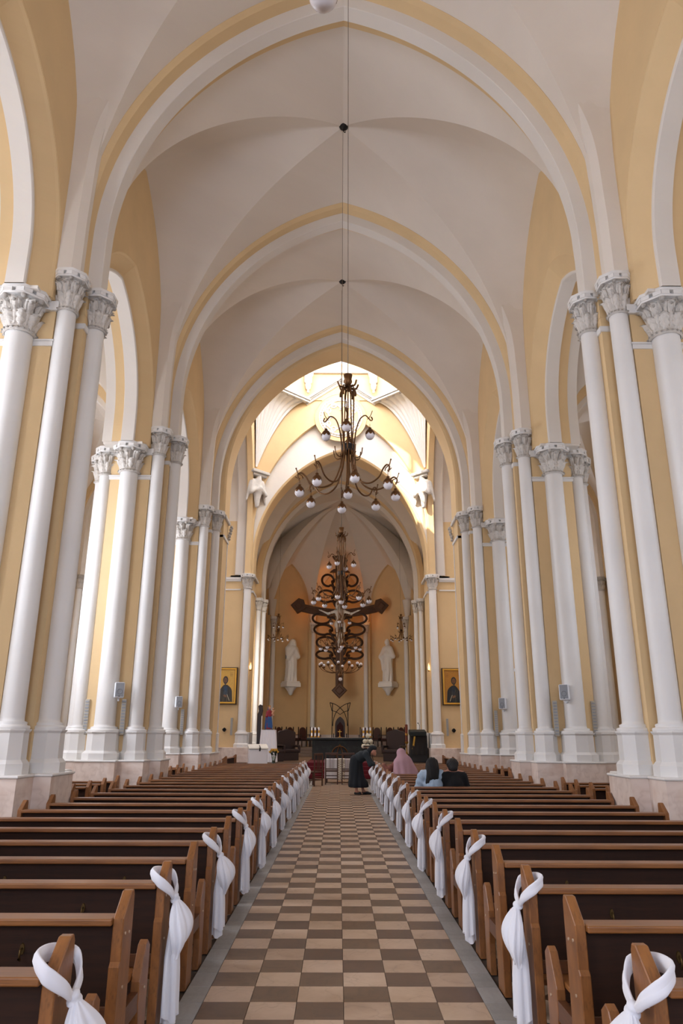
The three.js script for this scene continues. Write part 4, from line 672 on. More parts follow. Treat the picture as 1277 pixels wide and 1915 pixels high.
  // small warm lamps fixed behind it
  [[-0.62, 11.55], [0.55, 10.35], [-1.75, 9.35], [1.75, 8.75], [-0.7, 8.35], [-0.5, 10.2], [0.5, 6.6]].forEach(([x, y], i) => {
    const l = thing('accent_lamp', `small warm lamp glowing behind the ${['top of the cross', 'upper right coil of the cross', 'left arm of the cross', 'right arm of the cross', 'figure on the cross at its left hip', 'upper left coil of the cross', 'foot of the crucified figure'][i]}`, 'lamp', [x, y, Z - 0.35]);
    mesh('lamp_glow', new THREE.CylinderGeometry(0.05, 0.05, 0.04, 12).rotateX(PI / 2).translate(0, 0, -0.06), std({ color: 0x000000, emissive: 0xffa640, emissiveIntensity: 1.5 }), l); mesh('housing', lathe([[0.045, 0.03], [0.06, 0], [0.06, -0.05], [0.02, -0.07]], 14).rotateX(PI / 2), M.blackMetal, l); mesh('bracket', bar([0, 0, 0], [0, 0, 0.36], 0.012), M.blackMetal, l);
    const p = new THREE.PointLight(0xff9a3a, 0.45, 0, 2); p.position.set(x, y, Z - 0.5); p.castShadow = true; p.shadow.radius = 1.5; scene.add(p);
  });
}
{ // two white statues on wall brackets
  const brk = (o) => { mesh('bracket', merge([lathe([[0.02, 3.98], [0.12, 4.02], [0.2, 4.2], [0.42, 4.46]], 8).scale(1, 1, 0.8), rbox(0, 4.6, 0, 1.0, 0.26, 0.78, 0.03), rbox(0, 4.77, 0, 0.9, 0.1, 0.7, 0.03)]), M.stone, o); };
  const a = thing('statue', 'white statue of a veiled woman holding her hands to her face, left of the crucifix', 'statue', [-2.98, 0, -45.0], 0.6, 'white statues in the apse'); brk(a);
  const y = 4.82;
  mesh('robe', body([[[0, y, 0], [0, y + 1.2, 0], 0.36, 0.32], [[0, y + 1.2, 0], [0, y + 1.95, 0], 0.31, 0.3], [[-0.14, y + 1.98, 0], [0.14, y + 1.98, 0], 0.2, 0.2], [[-0.3, y + 1.95, 0.0], [-0.34, y + 1.4, 0.16], 0.15, 0.14], [[-0.34, y + 1.4, 0.16], [0.02, y + 1.95, 0.3], 0.13, 0.08], [[0.3, y + 1.95, 0], [0.36, y + 1.5, 0.14], 0.16, 0.16], [[0.36, y + 1.5, 0.14], [0.1, y + 1.95, 0.3], 0.13, 0.08]], [], 0.12, 0.035, figureRipple(7, 0.04, y, y + 1.9)), M.stone, a);
  const h1 = mesh('head', body([[[0.02, y + 1.95, 0.05], [0.06, y + 2.2, 0.12], 0.1, 0.09], ...fingers([0.02, y + 1.96, 0.3], [0.1, 1, 0.1], [1, 0, 0], 0.11, 0.2, 0.014), ...fingers([0.12, y + 1.94, 0.31], [-0.1, 1, 0.1], [1, 0, 0], 0.11, 0.2, 0.014)], faceBalls([0.07, y + 2.3, 0.16], 0.115, [0.25, -0.3, 0.9]), 0.04, 0.02), M.stone, a);
  mesh('veil', body([[[0.05, y + 2.37, 0.05], [0.0, y + 2.0, -0.1], 0.2, 0.26], [[-0.1, y + 2.25, 0.1], [-0.2, y + 1.9, 0.1], 0.1, 0.12], [[0.18, y + 2.25, 0.1], [0.2, y + 2.0, 0.1], 0.08, 0.1], [[0, y + 2.0, -0.12], [0, y + 0.9, -0.15], 0.28, 0.26]], [], 0.1, 0.03, (p, d) => Math.max(d, -(ellip(p, [0.1, y + 2.28, 0.32], [0.13, 0.2, 0.22])) )), M.stone, h1);
  const b = thing('statue', 'white statue of a standing man in a draped cloak, right of the crucifix', 'statue', [2.98, 0, -45.0], -0.6, 'white statues in the apse'); brk(b);
  mesh('robe', body([[[0, y, 0], [0, y + 1.3, 0], 0.31, 0.29], [[0, y + 1.3, 0], [0, y + 1.9, 0], 0.29, 0.3], [[-0.16, y + 1.95, 0], [0.16, y + 1.95, 0], 0.17, 0.17], [[-0.2, y + 1.95, 0], [-0.44, y + 1.5, 0.08], 0.17, 0.14], [[-0.44, y + 1.5, 0.08], [-0.02, y + 1.62, 0.32], 0.12, 0.09], [[0.2, y + 1.95, 0], [0.44, y + 1.5, 0.08], 0.17, 0.14], [[0.44, y + 1.5, 0.08], [0.02, y + 1.66, 0.32], 0.12, 0.09], [[-0.43, y + 1.55, 0.06], [-0.3, y + 0.72, 0.16], 0.1, 0.05], [[0.05, y + 1.75, 0.28], [-0.02, y + 0.7, 0.3], 0.09, 0.05]], [], 0.09, 0.035, figureRipple(8, 0.035, y, y + 1.6)), M.stone, b);
  const h2 = mesh('head', body([[[0, y + 1.95, 0], [-0.02, y + 2.3, 0.04], 0.11, 0.085], ...fingers([0.0, y + 1.62, 0.36], [-1, 0.3, 0.2], [0, 1, 0], 0.11, 0.3, 0.014), ...fingers([0.0, y + 1.7, 0.38], [1, 0.3, 0.2], [0, 1, 0], 0.11, 0.3, 0.014)], faceBalls([-0.03, y + 2.4, 0.06], 0.12, [-0.3, 0.05, 0.95]), 0.04, 0.02), M.stone, b);
  mesh('hair', body([[[-0.02, y + 2.47, 0.0], [0.0, y + 2.2, -0.07], 0.13, 0.12]], [], 0.05, 0.022), M.stone, h2);
}

// ------------------------------------------------------------------ altar and what stands round it
{
  const o = thing('altar', 'long black stone altar with a gilt arched emblem on its front', 'altar', [0, 0.56, -35]);
  mesh('table_top', boxUV(rbox(0, 0.935, 0, 3.0, 0.09, 1.0, 0.015)), M.altar, o); mesh('top_edge', boxUV(rbox(0, 0.985, 0, 2.98, 0.02, 0.98, 0.004)), std({ color: 0x8a7a68, roughness: 0.3 }), o);
  mesh('body', boxUV(rbox(0, 0.45, 0, 2.5, 0.88, 0.72, 0.02)), M.altar, o);
  mesh('emblem', merge([new THREE.TorusGeometry(0.36, 0.03, 8, 40, PI).translate(0.02, 0.25, 0.39), tube([[-0.15, 0.1, 0.39], [-0.1, 0.35, 0.39], [0.02, 0.7, 0.39]], 0.028, 16, 6), tube([[0.19, 0.1, 0.39], [0.14, 0.35, 0.39], [0.02, 0.7, 0.39]], 0.028, 16, 6), bar([-0.4, 0.24, 0.39], [0.44, 0.24, 0.39], 0.024)]), M.bronze, o);
  const ac = thing('altar_cross', 'small brass standing cross on the middle of the black altar', 'cross', [0.02, 1.557, -35]);
  mesh('base', lathe([[0, 0], [0.09, 0], [0.09, 0.015], [0.03, 0.04], [0.015, 0.08]], 16), M.brass, ac); mesh('cross', [rbox(0, 0.2, 0, 0.03, 0.3, 0.02, 0.004), rbox(0, 0.26, 0, 0.18, 0.03, 0.02, 0.004)], M.brass, ac);
  const xs = [-1.29, -1.13, -0.96, 1.13, 1.3, 1.45];
  const cd = thing('candle', 'outermost of the three white candles on the left of the altar', 'candle', [xs[0], 1.557, -35.1], 0, 'thick white candles on the altar');
  mesh('holder', lathe([[0, 0], [0.06, 0], [0.065, 0.02], [0.05, 0.06], [0.045, 0.07]], 14), M.brass, cd); mesh('wax', lathe([[0.042, 0.07], [0.042, 0.44], [0.035, 0.455], [0, 0.445]], 16), M.cloth, cd); mesh('wick', cyl(0, 0.44, 0, 0.004, 0.004, 0.03, 5), M.dark, cd); mesh('band', lathe([[0.0425, 0.2], [0.0432, 0.22], [0.0432, 0.3], [0.0425, 0.32]], 16), M.gold, cd);
  ['outermost of the three white candles on the left of the altar', 'middle one of the three white candles on the left of the altar', 'innermost of the three white candles on the left of the altar', 'innermost of the three white candles on the right of the altar', 'middle one of the three white candles on the right of the altar', 'outermost of the three white candles on the right of the altar'].forEach((l, i) => i && copy(cd, l, [xs[i], 1.557, -35.1], i, 'thick white candles on the altar'));
  // flower balls on a dark stand
  const st = thing('flower_stand', 'slim dark stand under the pyramid of white flower balls beside the altar', 'stand', [1.28, 0.56, -33.9]);
  mesh('top', lathe([[0, 0.62], [0.3, 0.62], [0.3, 0.66], [0, 0.66]], 20), M.blackMetal, st); for (let i = 0; i < 4; i++) { const a = i * PI / 2 + 0.4; mesh('leg', bar([0.25 * Math.cos(a), 0, 0.25 * Math.sin(a)], [0.16 * Math.cos(a), 0.63, 0.16 * Math.sin(a)], 0.014), M.blackMetal, st); }
  const fm = std({ color: 0xe3dcc6, roughness: 0.9 }), fb = thing('flower_ball', 'topmost white flower ball of the pyramid beside the altar', 'flower', [1.28, 1.22 + 0.42, -33.9], 0, 'white flower balls by the altar');
  const pet = []; for (let i = 0; i < 60; i++) { const a = i * 2.39996, h = 1 - 2 * (i + 0.5) / 60, r = Math.sqrt(1 - h * h); pet.push(new THREE.SphereGeometry(0.026, 6, 4).scale(1, 0.55, 1).applyQuaternion(new THREE.Quaternion().setFromUnitVectors(V3(0, 1, 0), V3(r * Math.cos(a), h, r * Math.sin(a)))).translate(0.088 * r * Math.cos(a), 0.088 * h, 0.088 * r * Math.sin(a))); }
  mesh('petals', pet, fm, fb); mesh('core', ball(0, 0, 0, 0.085, 12), fm, fb);
  const nm = ['front left', 'front middle', 'front right', 'back left', 'back right'];
  [[-0.17, 0.12, 0.12], [0, 0.12, 0.16], [0.17, 0.12, 0.12], [-0.1, 0.12, -0.1], [0.12, 0.12, -0.1]].forEach(([x, dy, z], i) => copy(fb, `white flower ball at the ${nm[i]} of the pyramid's bottom layer`, [1.28 + x * 1.15, 1.22 - 0.03, -33.9 + z], i * 1.3, 'white flower balls by the altar'));
  [[-0.12, 0.07, 'left'], [0.12, 0.07, 'right'], [0, -0.1, 'rear']].forEach(([x, z, n], i) => copy(fb, `white flower ball at the ${n} of the pyramid's middle layer`, [1.28 + x * 1.1, 1.22 + 0.18, -33.9 + z], i, 'white flower balls by the altar'));
  const lf = []; for (let i = 0; i < 26; i++) { const a = i * 2.4, r = rr(0.1, 0.26); lf.push(grid(2, 4, (u, v) => { const w = 0.035 * Math.sin(v * PI), q = u * 2 - 1; return [q * w, 0.02 * Math.sin(v * 3), v * 0.13]; }).rotateX(rr(-0.6, 0.2)).rotateY(a).translate(r * Math.cos(a), 0.68, r * Math.sin(a))); } mesh('greenery', lf, std({ color: 0x6f5a2a, roughness: 0.8 }), st);
}
// presider's chair with its tall iron tracery
{
  const o = thing('presider_chair', 'tall dark throne under pointed black tracery behind the altar', 'chair', [0.05, 1.0, -44.6]);
  mesh('seat', rbox(0, 0.48, 0.05, 0.8, 0.12, 0.6, 0.02), std({ color: 0x4a1014, roughness: 0.9 }), o); mesh('base', rbox(0, 0.21, 0.05, 0.76, 0.42, 0.56, 0.01), M.walnut, o);
  const bs = new THREE.Shape(); archPts({ a: 0.3, c: 0.25, s: 1.25, y0: 0.5 }, 0, 12).forEach(([x, y], i) => i ? bs.lineTo(x, y) : bs.moveTo(x, y)); bs.closePath();
  mesh('backrest', boxUV(slab(bs, 0.06, 0.01).translate(0, 0, -0.28)), M.walnut, o); const bk = mesh('upholstery', slab(poly([[-0.2, 0.6], [0.2, 0.6], [0.2, 1.2], [0, 1.45], [-0.2, 1.2]]), 0.03, 0.008).translate(0, 0, -0.22), std({ color: 0x34120f, roughness: 0.9 }), o);
  for (const s of [-1, 1]) { mesh('armrest', merge([rbox(s * 0.38, 0.74, 0.05, 0.07, 0.05, 0.55, 0.015), rbox(s * 0.38, 0.6, 0.28, 0.06, 0.28, 0.06, 0.01)]), M.walnut, o); mesh('post', merge([bar([s * 0.5, 0, -0.3], [s * 0.46, 2.5, -0.3], 0.028), bar([s * 0.46, 2.5, -0.3], [s * 0.62, 2.56, -0.3], 0.024), bar([s * 0.62, 2.56, -0.3], [s * 0.5, 2.08, -0.3], 0.024)]), M.blackMetal, o); mesh('tracery', merge([tube([[s * 0.44, 1.2, -0.3], [s * 0.4, 1.55, -0.3], [s * 0.26, 1.95, -0.3], [0, 2.25, -0.3], [-s * 0.3, 2.45, -0.3], [-s * 0.62, 2.56, -0.3]], 0.024, 30, 6), tube([[s * 0.5, 2.08, -0.3], [s * 0.25, 2.02, -0.3], [0, 1.86, -0.3]], 0.02, 14, 6)]), M.blackMetal, o); }
  const ch = thing('choir_chair', 'brown chair with arched back behind the left altar candles', 'chair', [-1.45, 1.0, -45.3], 0.15, 'arched back chairs along the apse wall');
  mesh('seat', rbox(0, 0.46, 0.06, 0.56, 0.08, 0.5, 0.02), std({ color: 0x3a1512, roughness: 0.9 }), ch); mesh('apron', boxUV(rbox(0, 0.38, 0.06, 0.54, 0.1, 0.48, 0.01)), M.walnut, ch);
  const cs = new THREE.Shape(); cs.moveTo(-0.22, 0.5); cs.lineTo(-0.22, 0.9); cs.absarc(0, 0.9, 0.22, PI, 0, true); cs.lineTo(0.22, 0.5); cs.closePath(); mesh('backrest', boxUV(slab(cs, 0.05, 0.01).translate(0, 0, -0.2)), std({ color: 0x432016, roughness: 0.5 }), ch);
  for (const s of [-1, 1]) { mesh('rear_leg', merge([box(s * 0.27, 0.54, -0.18, 0.05, 1.08, 0.05), ball(s * 0.27, 1.11, -0.18, 0.035, 8)]), M.walnut, ch); mesh('front_leg', box(s * 0.26, 0.22, 0.28, 0.05, 0.44, 0.05), M.walnut, ch); mesh('armrest', merge([rbox(s * 0.29, 0.68, 0.06, 0.06, 0.04, 0.5, 0.01), box(s * 0.29, 0.57, 0.28, 0.045, 0.22, 0.045)]), M.walnut, ch); }
  [[1.52, -45.3, -0.15, 'behind the right altar candles'], [-2.12, -44.9, 0.5, 'in the left row of the apse, nearest the throne'], [-2.82, -44.5, 0.75, 'in the left row of the apse, middle one'], [-3.42, -43.9, 0.9, 'in the left row of the apse, farthest from the throne'], [2.2, -44.9, -0.5, 'in the right row of the apse, nearest the throne'], [2.9, -44.4, -0.75, 'in the right row of the apse, middle one'], [3.5, -43.8, -0.9, 'in the right row of the apse, farthest from the throne']].forEach(([x, z, t, l]) => copy(ch, `brown chair with arched back ${l}`, [x, 1.0, z], t));
  // two carved dark armchairs and low tables at the sides
  const ar = thing('armchair', 'bulky dark carved seat left of the altar, beside the white pedestal', 'chair', [-2.35, 0.56, -34.6], 0.4, 'dark carved seats');
  const as = new THREE.Shape(); as.moveTo(-0.42, 0.3); as.lineTo(-0.45, 1.2); as.quadraticCurveTo(-0.35, 1.32, -0.2, 1.3); as.quadraticCurveTo(0, 1.42, 0.2, 1.3); as.quadraticCurveTo(0.35, 1.32, 0.45, 1.2); as.lineTo(0.42, 0.3); as.closePath();
  mesh('backrest', boxUV(slab(as, 0.1, 0.02).translate(0, 0, -0.35)), M.walnut, ar); mesh('seat', rbox(0, 0.42, 0, 0.85, 0.14, 0.75, 0.03), M.walnut, ar); mesh('base', rbox(0, 0.18, 0, 0.8, 0.36, 0.7, 0.02), M.walnut, ar); for (const s of [-1, 1]) mesh('armrest', merge([rbox(s * 0.42, 0.62, 0, 0.12, 0.1, 0.72, 0.03), rbox(s * 0.42, 0.48, 0.3, 0.11, 0.3, 0.11, 0.02)]), M.walnut, ar);
  copy(ar, 'bulky dark carved seat right of the altar, beside the tall brown candle', [2.45, 0.56, -33.8], -0.4);
  copy(ar, 'dark carved seat at the left edge of the chancel, under the dark post', [-2.95, 0.56, -33.1], 0.6);
}
{ // ambo, candle, dark post, pedestal, box, vase
  const o = thing('ambo', 'tall dark draped reading desk with a golden stripe, right of the altar', 'lectern', [3.35, 0.56, -32.4]);
  mesh('body', boxUV(slab(poly([[-0.36, 0], [0.42, 0], [0.4, 1.1], [-0.3, 1.1]]), 0.6, 0.03).translate(0, 0, -0.3)), M.dark, o); mesh('desk', rbox(0, 1.22, 0, 0.72, 0.2, 0.62, 0.03).rotateX(0.15), M.altar, o);
  mesh('cloth', grid(20, 14, (u, v) => [-0.26 + u * 0.6, 1.22 - v * 0.9, 0.33 + 0.015 * Math.sin(u * 18) * v + 0.02]), std({ color: 0x1e1712, roughness: 0.8 }), o);
  mesh('stripe', grid(4, 14, (u, v) => [-0.16 + u * 0.07 - v * 0.1, 1.15 - v * 0.6, 0.365 + 0.012 * Math.sin(v * 5)]), std({ color: 0xc89a3c, roughness: 0.4, metalness: 0.6 }), o);
  mesh('microphone', merge([tube([[0.1, 1.32, 0], [0.12, 1.5, 0.05], [0.05, 1.6, 0.12]], 0.008, 14, 5), ball(0.04, 1.61, 0.13, 0.025, 8)]), M.blackMetal, o);
  const p = thing('paschal_candle', 'tall brown candle on a slim brass stand right of the altar', 'candle', [2.95, 0.56, -33.0]);
  mesh('stand', lathe([[0, 0], [0.14, 0], [0.15, 0.03], [0.04, 0.08], [0.025, 0.3], [0.05, 0.36], [0.025, 0.42], [0.025, 0.72], [0.08, 0.8], [0.08, 0.84]], 16), M.brass, p); mesh('wax', lathe([[0.06, 0.84], [0.06, 1.56], [0, 1.56]], 16), std({ color: 0x6e3016, roughness: 0.6 }), p); mesh('band', lathe([[0.064, 1.1], [0.068, 1.12], [0.068, 1.16], [0.064, 1.18]], 16), M.brass, p); mesh('wick', cyl(0, 1.56, 0, 0.005, 0.005, 0.03, 5), M.dark, p);
  const q = thing('carved_post', 'dark carved wooden post behind the painted statuette on the left', 'post', [-3.5, 0.56, -32.55]);
  mesh('shaft', boxUV(rbox(0, 1.0, 0, 0.17, 2.0, 0.15, 0.02)), M.walnut, q); mesh('head', boxUV(slab(poly([[-0.09, 1.9], [0.11, 1.9], [0.15, 2.1], [0.13, 2.34], [0.02, 2.38], [-0.06, 2.3], [-0.03, 2.1]]), 0.14, 0.02).translate(0, 0, -0.07)), M.walnut, q); mesh('foot', rbox(0, 0.05, 0, 0.34, 0.1, 0.3, 0.02), M.walnut, q);
  const t = thing('pedestal_table', 'tall square stand under a white pleated cloth, left of the altar', 'table', [-3.02, 0.56, -31.95]);
  mesh('tabletop', rbox(0, 1.28, 0, 0.6, 0.04, 0.6, 0.01), M.cloth, t); for (const x of [-1, 1]) for (const z of [-1, 1]) mesh('leg', box(x * 0.25, 0.63, z * 0.25, 0.05, 1.26, 0.05), M.walnut, t);
  mesh('cloth', grid(160, 16, (u, v) => { const a = u * 4, k = Math.floor(a) % 4, f = a - Math.floor(a), c = [[-1, 1], [1, 1], [1, -1], [-1, -1]], p0 = c[k], p1 = c[(k + 1) % 4], w = 0.3 + 0.07 * v + 0.022 * v ** 0.5 * Math.sin(u * 2 * PI * 22); return [(p0[0] + (p1[0] - p0[0]) * f) * w, 1.305 - v * 1.29, (p0[1] + (p1[1] - p0[1]) * f) * w]; }), M.cloth, t); mesh('cloth_top', rbox(0, 1.305, 0, 0.62, 0.012, 0.62, 0.004), M.cloth, t);
  const s = thing('statuette', 'painted statuette of a crowned woman in blue and red holding a child', 'statue', [-3.02, 1.873, -31.95], 0.25);
  const fl = std({ color: 0xb98a6c, roughness: 0.6 }), fg = mesh('figure', body([[[0, 0.75, 0], [0, 0.86, 0.02], 0.04, 0.035], ...fingers([0.1, 0.62, 0.1], [0.6, 0.6, 0.4], [0, 0.4, 0.8], 0.05, 0.3, 0.006)], faceBalls([0, 0.9, 0.03], 0.052, [0.1, -0.1, 0.95]), 0.02, 0.011), fl, s);
  mesh('dress', body([[[0, 0.04, 0], [0, 0.45, 0], 0.13, 0.11], [[0, 0.45, 0], [0, 0.74, 0], 0.1, 0.09], [[-0.09, 0.72, 0], [-0.13, 0.55, 0.08], 0.045, 0.04], [[0.09, 0.72, 0], [0.1, 0.6, 0.1], 0.045, 0.035]], [], 0.05, 0.014, figureRipple(8, 0.012, 0, 0.6)), std({ color: 0x8a1c2a, roughness: 0.6 }), fg);
  mesh('mantle', body([[[-0.05, 0.1, -0.03], [-0.03, 0.6, -0.03], 0.13, 0.11], [[0, 0.6, -0.05], [0, 0.94, -0.03], 0.1, 0.06], [[0.05, 0.14, 0.05], [0.02, 0.46, 0.03], 0.11, 0.1]], [], 0.05, 0.014, figureRipple(6, 0.014, 0, 0.8)), std({ color: 0x1f4a80, roughness: 0.6 }), fg);
  mesh('crown', lathe([[0.045, 0.945], [0.05, 0.95], [0.06, 1.0], [0.055, 1.0], [0.045, 0.96]], 10), M.gold, fg); mesh('base', rbox(0, 0.015, 0, 0.34, 0.03, 0.28, 0.008), M.walnut, s);
  const c = mesh('child', body([[[0.13, 0.66, 0.08], [0.14, 0.76, 0.08], 0.04, 0.04], [[0.14, 0.8, 0.08], [0.14, 0.82, 0.08], 0.02, 0.02], [[0.11, 0.66, 0.1], [0.13, 0.58, 0.13], 0.025, 0.018], [[0.15, 0.66, 0.1], [0.18, 0.58, 0.13], 0.025, 0.018], [[0.17, 0.75, 0.09], [0.24, 0.8, 0.12], 0.016, 0.012], [[0.11, 0.75, 0.1], [0.07, 0.78, 0.14], 0.016, 0.012]], faceBalls([0.14, 0.86, 0.085], 0.036, [0.2, 0, 0.97]), 0.02, 0.01), std({ color: 0xcf9d7a, roughness: 0.6 }), s);
  const bx = thing('collection_box', 'white cloth covered chest with a black clasp, left before the chancel', 'box', [-3.2, 0, -29.6], 0.22);
  mesh('body', merge([rbox(0, 0.56, 0, 0.72, 1.12, 0.5, 0.015)]), M.cloth, bx); mesh('lid', slab(poly([[-0.27, 1.13], [0.27, 1.13], [0.27, 1.17], [-0.27, 1.31]]), 0.76, 0.006).rotateY(-PI / 2).translate(0.38, 0, 0), std({ color: 0xe2dcd0, roughness: 0.9 }), bx); mesh('clasp', rbox(0.05, 1.12, 0.262, 0.06, 0.13, 0.02, 0.006), M.blackMetal, bx); mesh('strap', rbox(0.05, 1.235, 0.0, 0.03, 0.012, 0.56, 0.003).rotateX(0.255).translate(0, 0.005, 0), M.blackMetal, bx);
  const vs = thing('vase_stand', 'small white draped stand under the glass vase, left before the chancel', 'stand', [-2.55, 0, -29.35]); mesh('top', lathe([[0, 0.5], [0.2, 0.5], [0.2, 0.53], [0, 0.53]], 20), M.cloth, vs); mesh('cloth', grid(80, 6, (u, v) => { const a = u * 2 * PI, r = 0.2 + 0.05 * v + 0.02 * v * Math.sin(a * 10); return [r * Math.cos(a), 0.53 - 0.52 * v, r * Math.sin(a)]; }), M.cloth, vs);
  const va = thing('vase', 'clear glass vase holding yellow roses before the white pedestal', 'vase', [-2.55, 0.532, -29.35]); mesh('glass', lathe([[0, 0.01], [0.07, 0.01], [0.075, 0.02], [0.06, 0.2], [0.085, 0.34], [0.08, 0.34], [0.055, 0.2], [0.068, 0.03], [0, 0.025]], 18), new THREE.MeshPhysicalMaterial({ color: 0xe8f0ea, transmission: 1, thickness: 0.01, roughness: 0.05, ior: 1.45 }), va);
  const stems = []; for (let i = 0; i < 9; i++) { const a = i * 2.4; stems.push(bar([0.03 * Math.cos(a), 0.04, 0.03 * Math.sin(a)], [0.12 * Math.cos(a), 0.5, 0.12 * Math.sin(a)], 0.005, 5)); } mesh('stems', stems, std({ color: 0x2c4020 }), va);
  const lv = []; for (let i = 0; i < 36; i++) { const a = i * 2.4; lv.push(grid(2, 4, (u, v) => [(u * 2 - 1) * 0.035 * Math.sin(v * PI), v * 0.03, v * 0.12]).rotateX(rr(-0.9, 0.3)).rotateY(a).translate(0.08 * Math.cos(a), rr(0.34, 0.48), 0.08 * Math.sin(a))); } mesh('leaves', lv, std({ color: 0x22361c, roughness: 0.7 }), va);
  const ro = thing('rose', 'yellow rose at the middle of the bunch in the glass vase', 'flower', [-2.55, 1.08, -29.31], 0, 'yellow roses in the glass vase'); mesh('petals', Array.from({ length: 9 }, (_, i) => grid(5, 4, (u, v) => { const a = i * 0.9 + (u * 2 - 1) * 0.8, r = 0.012 + (0.012 + 0.028 * (i / 9)) * Math.sin(v * 2) + 0.002 * i; return [r * Math.cos(a), -0.03 + 0.07 * v, r * Math.sin(a)]; })), std({ color: 0xe2b04e, roughness: 0.8 }), ro); mesh('calyx', ball(0, -0.03, 0, 0.02, 8), std({ color: 0x2c4020 }), ro);
  [[-0.1, 0, 0.06, 'left'], [0.1, 0, 0.05, 'right'], [-0.05, 0.03, 0.1, 'front left'], [0.06, 0.02, 0.1, 'front right'], [-0.14, -0.04, 0, 'far left'], [0.14, -0.04, 0, 'far right'], [0, 0.05, -0.05, 'back'], [-0.08, 0.05, -0.04, 'back left'], [0.08, 0.05, -0.04, 'back right']].forEach(([x, y, z, n], i) => copy(ro, `yellow rose at the ${n} of the bunch in the glass vase`, [-2.55 + x, 1.06 + y, -29.35 + z], i));
}
{ // chairs and the white table at the head of the aisle
  const o = thing('slat_chair', 'left one of two slat back chairs before the white table', 'chair', [-0.28, 0, -26.7], 0, 'slat back chairs at the head of the aisle');
  const w = M.walnutWarm = std({ color: 0x4a2a18, roughness: 0.5 });
  mesh('seat', rbox(0, 0.45, -0.22, 0.46, 0.04, 0.44, 0.012), w, o); for (const s of [-1, 1]) { mesh('rear_leg', rbox(s * 0.21, 0.53, 0, 0.04, 1.06, 0.04, 0.008), w, o); mesh('front_leg', rbox(s * 0.21, 0.22, -0.42, 0.04, 0.44, 0.04, 0.008), w, o); mesh('side_rail', box(s * 0.21, 0.2, -0.21, 0.02, 0.03, 0.4), w, o); }
  mesh('top_rail', rbox(0, 1.03, 0, 0.42, 0.07, 0.03, 0.01), w, o); mesh('bottom_rail', box(0, 0.52, 0, 0.42, 0.04, 0.025), w, o); mesh('stretcher', merge([box(0, 0.3, 0, 0.42, 0.03, 0.02), box(0, 0.2, 0, 0.42, 0.03, 0.02)]), w, o);
  for (const x of [-0.06, -0.02, 0.02, 0.06]) mesh('slat', box(x * 1.3, 0.78, 0, 0.018, 0.46, 0.015), w, o);
  copy(o, 'right one of two slat back chairs before the white table', [0.3, 0, -26.7]); copy(o, 'single slat back chair left of the white table, turned aside', [-0.72, 0, -25.9], 0.9);
  const t = thing('table', 'small table under a white cloth with a lace runner before the altar steps', 'table', [0.06, 0, -27.85]);
  mesh('tabletop', rbox(0, 0.8, 0, 1.15, 0.035, 0.6, 0.01), w, t); for (const x of [-1, 1]) for (const z of [-1, 1]) mesh('leg', box(x * 0.52, 0.39, z * 0.25, 0.05, 0.78, 0.05), w, t);
  mesh('cloth', [rbox(0, 0.824, 0, 1.19, 0.008, 0.64, 0.003), ...[1, -1].map((s) => grid(40, 8, (u, v) => [(u - 0.5) * 1.2, 0.826 - v * 0.66, s * (0.32 + 0.012 * v * Math.sin(u * 50))])), ...[1, -1].map((s) => grid(20, 8, (u, v) => [s * (0.595 + 0.012 * v * Math.sin(u * 26)), 0.826 - v * 0.66, (u - 0.5) * 0.64]))], M.cloth, t);
  const lace = std({ map: tex(128, (u, v) => { const n = Math.sin(u * 40) * Math.sin(v * 80) > 0.3 || fbm(u, v, 8, 3, 140) > 0.6; return n ? hex(0xb5a890) : hex(0xe9e3d6); }), roughness: 0.95 });
  mesh('runner', boxUV(merge([box(0, 0.831, 0, 0.26, 0.006, 0.66), box(0, 0.47, 0.335, 0.26, 0.72, 0.006)])), lace, t);
}

